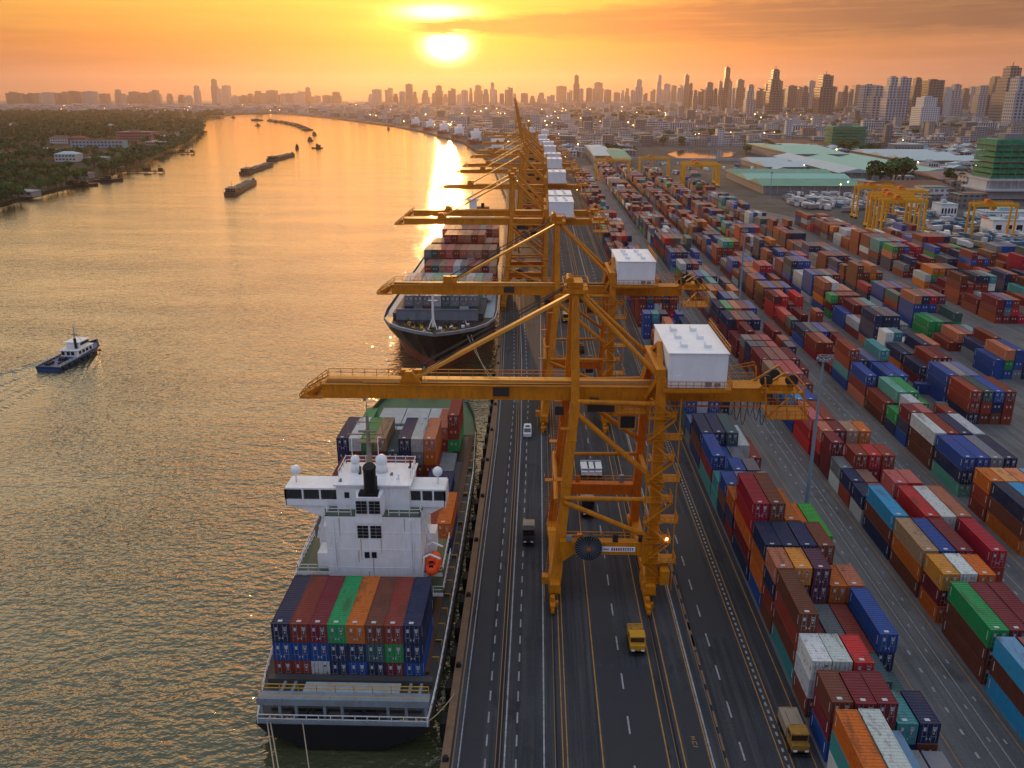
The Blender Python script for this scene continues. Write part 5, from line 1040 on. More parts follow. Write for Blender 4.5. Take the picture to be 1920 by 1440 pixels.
def barge(u0, v0, u1, v1, label, W=11.):
    p, q = at(u0, v0, -3), at(u1, v1, -3); d = q - p; L = d.length; c = (p + q) / 2; r = thing('barge', label, 'barge', (c.x, c.y, -3), math.atan2(-d.x, d.y)); h = L / 2
    b = MB(); rings = []
    for f, wf, zf in ((0, .8, 1.25), (.07, .98, 1.05), (.2, 1, 1), (.85, 1, 1.05), (.96, .85, 1.2), (1, .55, 1.35)):
        y = -h + L * f; x = W / 2 * wf; z = 2.6 * zf; rings.append([(-x, y, z), (-x * .95, y, .2), (-x * .8, y, -.8), (x * .8, y, -.8), (x * .95, y, .2), (x, y, z)])
    b.loft(rings); b.build('hull', 'barge_rust', r)
    b = MB(); b.box(-W * .40, W * .40, -h + L * .24, h - L * .08, 2.5, 3.7); b.build('hold_coaming', 'boat_dark', r)
    b = MB(); n = 6; y0, y1 = -h + L * .25, h - L * .09
    for k in range(n): ya = y0 + (y1 - y0) * k / n; yb = y0 + (y1 - y0) * (k + 1) / n; zz = 3.75 + .35 * (k % 3); b.box(-W * .37, W * .37, ya, yb - .15, 3.5, zz)
    b.build('cargo', 'cargo_grey', r)
    b = MB(); b.box(-W * .36, W * .36, -h + L * .05, -h + L * .20, 2.6, 5.6); b.box(-W * .41, W * .41, -h + L * .03, -h + L * .22, 5.6, 5.9); cb2 = b.build('cabin', 'boat_dark', r)
    for x in (-2.6, 0, 2.6): b = MB(); b.box(x - .8, x + .8, -h + L * .05 - .06, -h + L * .05, 3.9, 5.0); b.build('window', 'steel_grey', cb2)
    b = MB(); b.tube((0, -h + L * .12, 5.9), (0, -h + L * .12, 11), .14, 6); b.tube((W * .2, h - L * .06, 2.6), (W * .2, h - L * .06, 8), .12, 6); b.box(W * .1, W * .3, h - L * .08, h - L * .06, 3, 5.4); b.build('mast', 'wood_dark', r); return r
barge(430, 368, 474, 344, 'dark cargo barge at the near end of the river convoy'); barge(456, 328, 508, 310, 'dark cargo barge in the middle of the river convoy'); barge(506, 303, 548, 292, 'cargo barge at the far end of the loaded river convoy', 12.)
def small_boat(u, v, L, rot, label, h=5., grp=None):
    p = at(u, v, -3); r = thing('workboat', label, 'boat', p, rot, grp); W = L * .3
    b = MB(); boat_hull(b, L, W, 1.6 * L / 22, .6); b.build('hull', 'boat_dark', r)
    b = MB(); b.box(-W * .34, W * .34, -L * .3, L * .12, 1.2, h); b.box(-W * .4, W * .4, -L * .34, L * .16, h, h + .3); b.box(-W * .22, W * .22, -L * .1, L * .1, h, h + 2.); b.build('cabin', 'boat_dark' if L < 30 else 'cargo_grey', r)
    b = MB(); b.tube((0, 0, h), (0, 0, h + 7), .14, 5); b.build('mast', 'wood_dark', r); return r
small_boat(557, 279, 22, .3, 'dark tug with a tall mast behind the far barge'); small_boat(595, 278, 18, 1.9, 'small dark boat alone to the right of the far tugs'); small_boat(581, 264, 26, .5, 'dark tug moored first beyond the barges, nearer of a pair'); small_boat(589, 253, 28, .4, 'dark tug moored just behind the nearer one of the pair')
for k, (u, v) in enumerate(((574, 244), (566, 240), (556, 236), (548, 234), (538, 232), (528, 230), (518, 229), (507, 227))): small_boat(u, v, 40, .9, 'dark vessel in the curved row moored in mid river far away', 5, 'row of moored dark vessels in the far river')
small_boat(481, 226, 46, 1.2, 'long dark boat left of the moored row far upriver'); small_boat(483, 236, 18, 1.4, 'tiny dark boat crossing left of the moored row'); small_boat(437, 221, 22, 1.4, 'tiny dark boat near the far left bank'); small_boat(728, 243, 14, .8, 'tiny dark boat alone in the golden water to the right')
small_boat(204, 340, 26, -1.2, 'pale boat moored at the left bank below the long pier', 3.6); small_boat(160, 349, 22, -1.2, 'low dark boat at the left bank by a shed', 3.2); small_boat(410, 222, 20, 1.4, 'tiny dark boat under the far left bank trees')
# moored cargo ships along the far quay
def moored_ship(u, v, L, W, label):
    p = at(u, v, -3); r = thing('cargo_ship', label, 'ship', p, math.pi - .12, 'cargo ships moored along the far quay')
    b = MB(); rings = []
    for f in (0, .1, .6, .8, .93, 1.): wd = W / 2 * (1 if f < .65 else max(.05, 1 - ((f - .65) / .35) ** 2)); y = -L / 2 + L * f; z = 7 + 4 * max(0, f - .7) / .3; rings.append([(-wd, y, z), (-wd * .95, y, -.5), (wd * .95, y, -.5), (wd, y, z)])
    b.loft(rings, 0); b.build('hull', 'hull_red', r)
    b = MB(); b.box(-W * .42, W * .42, -L * .46, -L * .30, 7, 20); b.box(-W * .5, W * .5, -L * .42, -L * .34, 20, 22.5); b.box(-W * .2, W * .2, -L * .45, -L * .38, 22.5, 27); b.build('superstructure', 'ship_white', r)
    b = MB(); b.box(-W * .36, W * .36, -L * .27, L * .28, 7, 11.5); b.build('cargo', 'wall_grey', r)
    b = MB()
    for f in (-.12, .12, .3): b.tube((0, L * f, 7), (0, L * f, 24), .6, 6); b.beam((0, L * f, 22), (0, L * f + L * .12, 19), .5, .5)
    b.build('cargo_crane', 'ship_white', r)
for k, (u, v) in enumerate(((888, 273), (857, 262), (829, 254), (803, 247), (776, 241), (928, 292))): moored_ship(u, v, 62, 19, ORD[k + 1] + ' white and red cargo ship moored along the far quay, counted from the cranes' if k < 5 else 'cargo ship half hidden behind the crane booms on the far quay')
# ------------------------------------------------------------------ buildings placed by where they stand
def px_box(u0, u1, vt, vb, D=None, zb=0.):
    p0, p1 = at(u0, vb, zb, D), at(u1, vb, zb, D); Y = (p0.y + p1.y) / 2; return at(u0, vb, Y=Y).x, at(u1, vb, Y=Y).x, Y, at((u0 + u1) / 2, vt, Y=Y).z
def windows_band(r, b_par, x0, x1, y, z0, h, n, mat='window_dark'):
    b = MB(); wd = (x1 - x0) / n
    for k in range(n): b.box(x0 + wd * (k + .22), x0 + wd * (k + .78), y - .08, y + .1, z0, z0 + h)
    b.build('window', mat, b_par)
def house(u0, u1, vt, vb, label, wall='wall_pale', roof='roof_rust', dep=14., floors=2, hip=True, cat='building', group=None, name='house', nwin=None):
    x0, x1, Y, zt = px_box(u0, u1, vt, vb); r = thing(name, label, cat, ((x0 + x1) / 2, Y, -.1), 0, group); hw = (x1 - x0) / 2; H = max(4., zt); wh = H * (.72 if hip else .96)
    b = MB(); b.box(-hw, hw, 0, dep, -1, wh); wl = b.build('wall', wall, r)
    b = MB()
    if hip:
        e = .8; ins = min(hw, dep / 2) * .9
        b.add([(-hw - e, -e, wh), (hw + e, -e, wh), (hw + e, dep + e, wh), (-hw - e, dep + e, wh), (-hw + ins, dep / 2, H), (hw - ins, dep / 2, H)], [(0, 1, 5, 4), (1, 2, 5), (2, 3, 4, 5), (3, 0, 4), (3, 2, 1, 0)])
    else: b.box(-hw - .3, hw + .3, -.3, dep + .3, wh, wh + .5); b.box(-hw * .4, hw * .1, dep * .4, dep * .7, wh + .5, wh + 2.6)
    b.build('roof', roof, r)
    fh = wh / floors; n = nwin or max(3, min(14, int(hw * 2 / 4)))
    for f in range(floors): windows_band(r, r, -hw * .96, hw * .96, 0, f * fh + fh * .3, fh * .42, n)
    return r
LBH = [(94, 127, 254, 268, 'white villa with a pale orange roof in the left bank woods', 'wall_pale', 'roof_rust', 16, 2, True), (127, 160, 255, 268, 'red-roofed hall just right of the white villa', 'wall_pink', 'roof_rust', 18, 2, True),
    (133, 232, 263, 276, 'long pale blue building with red roof edge among left bank trees', 'wall_blue', 'roof_pink', 16, 2, False), (219, 283, 247, 263, 'large pink building at the back of the left bank compound', 'wall_pink', 'roof_pink', 40, 3, False),
    (103, 143, 284, 302, 'white two-storey house with pavilion roof in left bank woods', 'wall_pale', 'roof_pale', 18, 2, True), (15, 60, 356, 367, 'low grey-roofed shed at the left edge of the near bank', 'wall_grey', 'steel_grey', 14, 1, True),
    (160, 200, 293, 303, 'low green-roofed shed in the left bank woods', 'wall_grey', 'roof_green', 16, 1, True), (135, 167, 322, 333, 'small red-roofed house by the left shore', 'wall_grey', 'roof_pink', 12, 1, True), (0, 23, 285, 294, 'pale building with blue windows cut by the left edge', 'wall_pale', 'roof_rust', 14, 1, False),
    (273, 307, 266, 271, 'long low grey shed near the left shore', 'wall_grey', 'wall_pale', 12, 1, False), (288, 323, 256, 260, 'long narrow pale roof behind the grey shed on left bank', 'wall_grey', 'wall_pale', 12, 1, False), (330, 352, 246, 254, 'pale roof close to the left bank point', 'wall_pale', 'wall_pale', 14, 1, True),
    (68, 100, 281, 286, 'low pale roof left of the pavilion house', 'wall_grey', 'wall_pale', 12, 1, False), (0, 16, 231, 236, 'far pale building at the left edge in the woods', 'wall_pale', 'wall_pale', 20, 1, False), (196, 214, 234, 238, 'small far white building deep in the left woods', 'wall_pale', 'wall_pale', 20, 1, False), (205, 222, 306, 313, 'small pale house above the long pier', 'wall_pale', 'roof_rust', 10, 1, True), (302, 325, 268, 275, 'small rusty house by the upper pier', 'wall_cream', 'roof_rust', 10, 1, True)]
BLK = []
for q in LBH: house(*q[:4], q[4], q[5], q[6], q[7], q[8], q[9]); x0, x1, Y, zt = px_box(*q[:4]); BLK.append((x0 - 4, x1 + 4, Y - (.14 * Y if Y > 800 else 4), Y + q[7] + 4))
for u0, u1, v, lab in ((225, 308, 324, 'long dark jetty reaching out from the left bank, nearer one'), (305, 365, 288, 'dark jetty on the left bank, farther one'), (372, 388, 250, 'short dark jetty at the left bank point'), (90, 165, 350, 'low dark landing stage along the near left shore')):
    a, c = at(u0, v, -3), at(u1, v, -3); r = thing('jetty', lab, 'jetty', (0, 0, 0)); b = MB(); b.beam((a.x, a.y, -1.2), (c.x, a.y, -1.2), 5, .8); b.build('walkway', 'wood_dark', r); L = c.x - a.x; n = max(3, int(L / 9))
    for k in range(n + 1):
        x = a.x + L * k / n
        for yy in (-2, 2): b = MB(); b.tube((x, a.y + yy, -5), (x, a.y + yy, .6 + 1.4 * (k % 3 == 0)), .4, 6); b.build('pile', 'wood_dark', r)
    b = MB(); b.box(a.x + L * .55, a.x + L * .7, a.y - 2, a.y + 2, -.8, 2.8); b.box(c.x - 5, c.x - 1, a.y - 2, a.y + 2, -.8, 2.2); b.build('shelter', 'wood_dark', r)
# ------------------------------------------------------------------ right bank: sheds, flats, building sites
def shed(u0, u1, v0, v1, label, roof, n=3, z=9., along='y', wall='wall_grey'):
    x0, x1, y0, y1 = at(u0, v1, z).x, at(u1, v1, z).x, at((u0 + u1) / 2, v1, z).y, at((u0 + u1) / 2, v0, z).y; r = thing('warehouse', label, 'warehouse', ((x0 + x1) / 2, (y0 + y1) / 2, 0)); hw, hl = (x1 - x0) / 2, (y1 - y0) / 2
    b = MB(); b.box(-hw + 2, hw - 2, -hl + 2, hl - 2, 0, z - 1.2)
    wl = b.build('wall', wall, r); b = MB()
    for k in range(int(hw / 5)): x = -hw + 2.5 + k * 10; b.box(x, x + .8, -hl + .6, -hl + 1.4, 0, z - 1)
    b.build('column', 'concrete', r)
    for k in range(n):
        b = MB(); e = .4
        if along == 'y': a0, a1 = -hw + 2 * hw * k / n, -hw + 2 * hw * (k + 1) / n; m_ = (a0 + a1) / 2; q = [(a0, -hl, z - 1.2), (m_, -hl, z + 2.6), (a1, -hl, z - 1.2), (a0, hl, z - 1.2), (m_, hl, z + 2.6), (a1, hl, z - 1.2)]
        else: a0, a1 = -hl + 2 * hl * k / n, -hl + 2 * hl * (k + 1) / n; m_ = (a0 + a1) / 2; q = [(-hw, a0, z - 1.2), (-hw, m_, z + 2.6), (-hw, a1, z - 1.2), (hw, a0, z - 1.2), (hw, m_, z + 2.6), (hw, a1, z - 1.2)]
        b.add(q, [(0, 1, 4, 3), (1, 2, 5, 4), (0, 2, 1), (3, 4, 5), (0, 3, 5, 2)]); b.build('roof', roof if isinstance(roof, str) else roof[k % len(roof)], r)
    BLK.append((x0 - 5, x1 + 5, y0 - 8, y1 + 5)); return r
shed(1573, 1795, 291, 322, 'huge turquoise and pale roofed market shed, biggest roof beyond the yard', ['roof_pale', 'roof_turquoise', 'roof_turquoise'], 3, 9, 'y'); shed(1700, 1846, 281, 299, 'long pale blue roofed shed behind the huge turquoise one', 'roof_pale', 3, 10, 'x')
shed(1430, 1640, 318, 346, 'patched dark green roofed shed in front of the turquoise one', ['roof_green', 'roof_turquoise', 'roof_green'], 3, 8, 'x'); shed(1484, 1594, 267, 287, 'turquoise pyramid-like roofed hall left of the green building site', 'roof_turquoise', 1, 12, 'x'); shed(1436, 1520, 296, 311, 'pale tin roofed shed between the two green roofed halls', 'roof_pale', 2, 7, 'x')
shed(1762, 1850, 307, 334, 'faded pink roofed shed left of the big green building site', 'roof_pink', 2, 8, 'x'); shed(1700, 1795, 336, 352, 'brownish tin roofed shed right of the large dark tree', 'roof_rust', 1, 7, 'x'); shed(1113, 1150, 270, 290, 'pale roofed shed behind the far yellow yard crane', 'roof_pale', 1, 12, 'x'); shed(1150, 1186, 276, 296, 'dark green shed behind the far yellow yard crane', 'roof_green', 1, 11, 'x')
shed(1480, 1560, 262, 272, 'rust red roofed shed lit by warm lamps beside the pond road', 'roof_rust', 2, 8, 'x')
def net_tower(u0, u1, vt, vm, vb, dep, label):
    x0, x1, Y, zt = px_box(u0, u1, vt, vb); zm = at((u0 + u1) / 2, vm, Y=Y).z; r = thing('building_site', label, 'building site', ((x0 + x1) / 2, Y, 0)); hw = (x1 - x0) / 2; n = max(4, int((zt - zm) / 4))
    for k in range(n):
        z0 = zm + (zt - zm) * k / n; z1 = zm + (zt - zm) * (k + 1) / n; j = (k % 3) * .25; b = MB(); top = k >= n - 2
        b.box(-hw + 2 + j, hw - 2 - j, 2 + j, dep, z0 + .5, z1 - (.2 if top else 1.2)); b.build('safety_netting', 'safety_net', r)
        b = MB(); b.box(-hw + 1.2, hw - 1.2, 1.2, dep + .8, z0, z0 + .5); b.build('floor_slab', 'safety_net' if k % 3 else 'wall_grey', r)
    for k in range(8): x = -hw + 1.4 + (2 * hw - 2.8) * k / 7; b = MB(); b.beam((x, 1., zm), (x, 1., zt - 1), .5, .5); b.build('scaffold_pole', 'safety_net', r)
    if zm > 2:
        b = MB(); b.box(-hw, hw, 0, dep + 2, zm - 1.5, zm); b.box(-hw - 4, hw + 4, -4, dep + 2, zm * .42, zm * .42 + 1.4); b.box(-hw, hw, 3, dep, 0, zm * .4); b.box(-hw + .5, hw - .5, 4, dep, zm * .5, zm - 1.5); b.build('podium', 'wall_pale', r)
        for k in range(9): x = -hw + 1 + (2 * hw - 2) * k / 8; b = MB(); b.box(x - .5, x + .5, .3, 1.2, zm * .5, zm - 1.5); b.build('column', 'concrete', r)
    b = MB(); b.box(-hw * .5, hw * .2, dep * .3, dep * .6, zt, zt + 4); b.build('lift_core', 'wall_grey', r); BLK.append((x0 - 12, x1 + 6, Y - 170, Y + dep + 6))
net_tower(1849, 1960, 262, 336, 374, 34, 'big building site wrapped in green netting at the right edge'); net_tower(1556, 1624, 237, 278, 281, 40, 'smaller building site in dark green netting behind the turquoise hall')
def flats(u0, u1, vt, vb, label, mat='apartment_white', dep=16., n=1):
    x0, x1, Y, zt = px_box(u0, u1, vt, vb); r = thing('apartment_block', label, 'apartment block', ((x0 + x1) / 2, Y, 0)); hw = (x1 - x0) / 2; H = max(8, zt)
    b = MB(); b.box(-hw, hw, 0, dep, 0, H); b.build('wall', mat, r); b = MB(); b.box(-hw - .4, hw + .4, -.4, dep + .4, H, H + .9); b.build('roof', 'wall_grey', r); fl = max(2, int(H / 3.4)); nw = max(4, min(18, int(hw * 2 / 5)))
    for f in range(min(6, fl)):
        windows_band(r, r, -hw * .97, hw * .97, -.02, f * H / min(6, fl) + H / min(6, fl) * .35, H / min(6, fl) * .4, nw)
    for k in range(3): b = MB(); x = -hw + 2 * hw * (k + .5) / 3; b.box(x - 2, x + 2, dep * .3, dep * .7, H + .9, H + 3.6); b.build('stair_head', 'wall_pale', r)
    BLK.append((x0 - 5, x1 + 5, Y - 10, Y + dep + 4))
for q in ((1208, 1252, 228, 251, 'white apartment slab left of a pair near the pond'), (1254, 1302, 231, 252, 'white apartment slab right of a pair near the pond'), (1228, 1296, 252, 264, 'low white row of flats in front of the white pair by the pond'), (1484, 1524, 236, 259, 'white flats left of the small green building site, left end'), (1526, 1562, 238, 260, 'white flats touching the small green building site'),
        (1616, 1656, 226, 253, 'white flats with balconies right of the small green building site'), (1688, 1740, 263, 280, 'pale low offices behind the lit hall'), (1742, 1772, 258, 276, 'pale low offices right of the lit hall'), (1808, 1868, 231, 252, 'white block with large dark figures on its wall at right'), (1424, 1480, 226, 240, 'white low flats left of the white pair of blocks'), (1640, 1722, 252, 262, 'long white low terrace behind the turquoise hall'), (1870, 1925, 228, 244, 'pale block right of the white block with figures'), (1345, 1420, 222, 236, 'broken row of white flats beyond the pond')): flats(*q)
house(1675, 1730, 270, 292, 'low grey hall with a row of warm lit windows', 'wall_grey', 'wall_pale', 24, 1, False, 'hall', None, 'hall'); BLK.append((*px_box(1670, 1735, 270, 292)[:2], 900, 1090))
x0, x1, Y, zt = px_box(1682, 1724, 276, 290); b = MB(); 
lh = thing('window_lights', 'x', 'x'); bpy.data.objects.remove(lh)
for q in ((1762, 1793, 383, 407, 'white cabin with dark windows on stilts among parked trucks'), (1858, 1960, 413, 441, 'long white office cabin near the right yard crane'), (1715, 1736, 376, 396, 'white cabin behind the cluster of yard cranes'), (1846, 1960, 398, 412, 'pale blue roofed row behind the long white cabin')): house(*q, 'house_white', 'roof_pale', 14, 1, False, 'cabin', None, 'site_cabin', 5)
# elevated road and walls beside the pond
b = MB(); p = at(1318, 289, 0); pts = [at(u, v, 0) for u, v in ((1250, 289), (1270, 283), (1300, 279.5), (1345, 280), (1380, 286), (1372, 293), (1338, 297), (1300, 298), (1270, 296))]
b.add([(q.x, q.y, .03) for q in pts], [tuple(range(len(pts)))]); m, t = newmat('pond_water'); t.pbr((.07, .06, .04), .06, 0, t.bump(t.noise(t.pos(), .6, 3), .02, .2), 1.); structure(b, 'pond', 'pond_water')
b = MB(); a, c = at(1180, 300, 0), at(1470, 303, 0); b.beam((a.x, a.y, 1.5), (c.x, c.y, 1.5), 2, 3); tag(b.build('boundary_wall', 'concrete'), 'long low grey wall running behind the far yard cranes', 'wall')
b = MB(); a, c = at(1185, 272, 0), at(1375, 266, 0); b.beam((a.x, a.y, 3), (c.x, c.y, 3), 3, 6); tag(b.build('boundary_wall', 'roof_rust'), 'long reddish wall along the far side of the pond', 'wall')
for u0, v0, u1, v1, nm in ((1370, 268, 1450, 292, 'road'), (1200, 262, 1260, 300, 'road'), (1440, 362, 1960, 378, 'road')):
    b = MB(); a, c = at(u0, v0, 0), at(u1, v1, 0); b.beam((a.x, a.y, -.02), (c.x, c.y, -.02), 14, .06); structure(b, nm, 'asphalt')
# ------------------------------------------------------------------ parked trucks and buses beyond the yard
def parked(body, load):
    r = thing('parked_truck', 'x', 'truck'); b = MB(); b.box(-1.25, 1.25, -4.6, -2.6, .6, 2.9); b.build('cab', body, r); b = MB(); b.box(-1.25, 1.25, -2.4, 4.6, .9, 3.4); b.build('load_box', load, r); b = MB(); b.box(-1.1, 1.1, -4.5, 4.5, .4, .9); b.build('chassis', 'machine_dark', r); return r
PT = [parked('truck_white', 'truck_white'), parked('truck_blue', 'truck_blue'), parked('truck_yellow', 'truck_tan'), parked('truck_white', 'wall_grey')]
bpy.context.view_layer.update()
PN = ['white', 'blue', 'yellow and tan', 'white and grey']; used = [0] * 4; r2 = random.Random(5)
for k in range(288):
    if k < 90: u = r2.uniform(1475, 1640); v = 366 + (u - 1475) * .10 + r2.uniform(-10, 22)
    else: u = r2.uniform(1665, 1925); v = 386 + (u - 1665) * .12 + r2.uniform(0, 62)
    if k >= 250: u = r2.uniform(1190, 1440); v = r2.uniform(308, 334)
    i = r2.choice((0, 0, 3, 3, 1)) if k < 90 or k >= 250 else r2.choice((1, 1, 2, 0, 3)); o = PT[i] if not used[i] else copy_tree(PT[i]); used[i] = 1; p = at(u, v, 0)
    o.location = (p.x, p.y, 0); o.rotation_euler = (0, 0, r2.choice((.35, .35, 1.9, -.2)) + r2.uniform(-.12, .12)); zone = 'behind the far yard cranes' if k >= 250 else 'left of the yard crane cluster' if k < 90 else 'around the right yard crane'
    o['label'] = PN[i] + ' truck among the parked vehicles ' + zone; o['group'] = PN[i] + ' parked trucks ' + zone
# ------------------------------------------------------------------ skyline
def tower(u0, u1, vt, D, label, mat, style=0, grp='skyline towers'):
    x0, x1 = at(u0, 190, Y=D).x, at(u1, 190, Y=D).x; H = at((u0 + u1) / 2, vt, Y=D).z; r = thing('tower', label, 'tower', ((x0 + x1) / 2, D, 0), 0, grp); hw = (x1 - x0) / 2; d = min(hw * 1.3, 40)
    b = MB()
    if style == 0: b.box(-hw, hw, -d, d, 0, H * .97)
    elif style == 1: b.box(-hw, hw, -d, d, 0, H * .72); b.box(-hw * .72, hw * .72, -d * .8, d * .8, H * .72, H * .97)
    elif style == 2: b.box(-hw, -hw * .1, -d, d, 0, H * .88); b.box(-hw * .1, hw, -d * .7, d * 1.2, 0, H * .97)
    else: b.box(-hw, hw, -d, d, 0, H * .55); b.box(-hw * .85, hw * .6, -d * .85, d * .85, H * .55, H * .8); b.box(-hw * .55, hw * .55, -d * .6, d * .6, H * .8, H * .97)
    b.build('body', mat, r); b = MB(); b.box(-hw * .45, hw * .35, -d * .4, d * .4, H * .97, H)
    if style in (1, 3) and H > 150: b.tube((0, 0, H), (0, 0, H * 1.07), 1.2, 5)
    b.build('roof_block', mat, r)
def S(s, ox, oy, k): return [tuple(float(x) for x in q.split(',')) for q in s.split()]
T1 = S('50,90,215 92,130,222 150,200,222 205,245,222 255,300,218 302,340,221 345,385,215 400,438,210 440,470,216 485,545,212 570,615,225 657,685,203 690,710,226 727,795,214 800,835,220 855,890,205 890,910,227 945,970,226 1010,1040,232 1050,1080,236 1100,1128,180 1200,1230,143 1228,1252,197 1262,1298,178 1310,1340,236 1350,1385,234 1397,1425,225 1437,1475,210 1475,1510,222 1508,1560,206 1565,1580,232 1580,1602,225 1604,1650,224 1655,1718,212 1722,1750,190 1760,1800,236 1820,1860,234 1870,1918,216', 0, 0, 0)
T2 = S('155,180,228 180,225,200 250,290,193 295,320,226 330,360,212 367,402,170 402,430,215 455,497,206 510,530,222 530,572,180 575,600,228 603,643,196 650,675,226 677,712,205 720,738,193 748,795,178 797,830,200 837,864,162 862,878,204 890,915,224 920,965,190 966,985,224 1010,1050,222 1060,1090,238 1100,1150,220 1155,1200,232 1208,1265,182 1268,1300,206 1303,1337,120 1338,1360,196 1375,1408,192 1410,1475,162 1475,1515,202 1530,1565,218 1570,1592,206 1592,1620,195 1625,1648,205 1648,1690,145 1695,1720,222 1735,1765,200 1768,1800,120 1800,1852,170 1850,1880,178 1885,1920,178', 0, 0, 0)
T3 = S('0,32,118 30,52,165 55,80,205 85,118,200 122,168,160 172,192,196 194,218,155 222,257,75 257,272,155 275,290,192 290,340,145 350,402,175 405,445,195 450,498,170 475,540,88 505,555,150 560,578,196 580,628,178 630,664,185 665,700,182 697,730,150 733,752,192 752,833,118 832,862,185 864,895,215 895,922,180 925,953,200 955,1000,175 1000,1072,172 1050,1130,180 1130,1200,128 1198,1257,130 1260,1276,206 1276,1334,135 1350,1435,145 1320,1425,240 1437,1455,205 1450,1510,188 1495,1560,172 1562,1600,195 1600,1640,186 1645,1700,180 1705,1780,130 1770,1880,72 1835,1925,128 1740,1770,190', 0, 0, 0)
r3 = random.Random(11); MT = ['tower_pale', 'tower_grey', 'tower_dark', 'tower_tan']
for i, (a, c, tp) in enumerate(T1): tower(a / 3, c / 3, 100 + tp / 3, r3.uniform(7800, 9400), ORD[i + 1] + ' tower from the left in the hazy skyline above the left bank', r3.choice(MT[:3]), r3.choice((0, 0, 1, 2)) if c - a > 30 else 1)
for i, (a, c, tp) in enumerate(T2): tower(640 + a / 3, 640 + c / 3, 100 + tp / 3, r3.uniform(6200, 8200), ORD[i + 1] + ' tower from the left in the skyline under the sun', r3.choice(MT), r3.choice((0, 1, 1, 2, 3)))
for i, (a, c, tp) in enumerate(T3):
    big = (c - a) > 50; D = {(1320, 1425): 1900, (1835, 1925): 2100, (1770, 1880): 2600, (1130, 1200): 2500, (1198, 1257): 2520, (1000, 1072): 2700, (1050, 1130): 2650}.get((int(a), int(c)), 3400 if big else r3.uniform(4200, 5400))
    mt = {(1320, 1425): 'apartment_white', (1130, 1200): 'apartment_blue', (1198, 1257): 'apartment_blue', (1000, 1072): 'apartment_blue', (1050, 1130): 'tower_pale', (752, 833): 'tower_dark', (475, 540): 'tower_dark', (505, 555): 'tower_dark', (450, 498): 'tower_dark', (1770, 1880): 'tower_grey', (1835, 1925): 'apartment_blue', (1450, 1510): 'apartment_white', (1350, 1435): 'tower_dark'}.get((int(a), int(c)), r3.choice(MT))
    tower(1280 + a / 3, 1280 + c / 3, 100 + tp / 3, D, ORD[i + 1] + ' tower from the left in the skyline at right', mt, r3.choice((1, 3, 0)) if big else r3.choice((0, 1, 1, 2)))
# ------------------------------------------------------------------ low city: the nearest houses one by one, the rest as one mass
r4 = random.Random(21); HP = [(.50, .53, .58), (.38, .40, .44), (.64, .66, .70), (.27, .25, .25), (.34, .29, .25), (.22, .20, .20), (.47, .45, .43)]; RP = [(.30, .29, .29), (.38, .38, .40), (.20, .085, .06), (.26, .13, .10), (.16, .16, .17), (.44, .44, .46), (.13, .20, .18)]
def free(x, y, w=12):
    if x < qx(min(4249, y)) + 28 + y * .012 and y < 4249: return False
    if y < 1150 and x < 140: return False
    if y < 1000 and x < 90 + (1000 - y) * .5: return False
    pu, pv = pj(x, y, 0)
    if 1180 < pu < 1450 and 274 < pv < 345: return False
    return not any(a - w < x < c + w and d - w < y < e + w for a, c, d, e in BLK)
cand = []
while len(cand) < 11500:
    y = 640 * math.exp(r4.random() ** .82 * 2.35); a = r4.uniform(-20, 33.5); x = y * math.tan(R(a))
    if not free(x, y): continue
    cand.append((y, x))
cand.sort(); CITY = MB(); hm = {}
LOW = [('low pale concrete house in the dense city beyond the port', 'wall_pale', 'wall_grey'), ('low house with a rust red roof in the dense city beyond the port', 'wall_cream', 'roof_rust'), ('low grey house with a tin roof in the dense city beyond the port', 'wall_grey', 'roof_pale'), ('low whitewashed block in the dense city beyond the port', 'apartment_white', 'wall_pale')]
hmesh = []
for lab, wm, rm in LOW:
    b = MB(); b.box(-.5, .5, -.5, .5, 0, .8, 0)
    if rm.startswith('roof'): b.add([(-.54, -.54, .8), (.54, -.54, .8), (.54, .54, .8), (-.54, .54, .8), (0, -.54, 1.05), (0, .54, 1.05)], [(0, 1, 4), (1, 2, 5, 4), (2, 3, 5), (3, 0, 4, 5)], 1)
    else: b.box(-.5, .5, -.5, .5, .802, .84, 1); b.box(-.2, .15, -.1, .3, .84, 1.05, 0)
    for f in range(2):
        for k in range(4): b.box(-.42 + k * .23, -.28 + k * .23, -.51, -.5, .14 + f * .36, .34 + f * .36, 2)
    hmesh.append(b.mesh('house', [wm, rm, 'window_dark']))
NI = 0
for y, x in cand:
    w_ = r4.uniform(8, 20) * (1 + y / 7000); d_ = r4.uniform(8, 17) * (1 + y / 7000); h_ = r4.choice((5, 6, 7, 8, 9, 11, 13 if y > 1300 else 7)) * r4.uniform(.85, 1.2) * (1 + (r4.random() < .05 and y > 1300) * 1.4)
    u, v = pj(x, y, 4)
    if NI < 240 and 900 < u < 1915 and 208 < v < 330:
        i = r4.choice((0, 0, 1, 2, 2, 3)); o = bpy.data.objects.new('house', hmesh[i]); COL.objects.link(o); o.location = (x, y, 0); o.scale = (w_, d_, h_); o.rotation_euler = (0, 0, r4.choice((0, .3, -.25, .1))); tag(o, LOW[i][0], 'house', ('pale', 'red-roofed', 'tin-roofed', 'whitewashed')[i] + ' low houses beyond the port'); NI += 1
    else:
        c = r4.choice(HP); k = r4.uniform(.75, 1.2); CITY.box(x - w_ / 2, x + w_ / 2, y - d_ / 2, y + d_ / 2, 0, h_, 0, tuple(q * k for q in c), True)
        CITY.box(x - w_ / 2 - .3, x + w_ / 2 + .3, y - d_ / 2 - .3, y + d_ / 2 + .3, h_, h_ + .6, 0, r4.choice(RP), True)
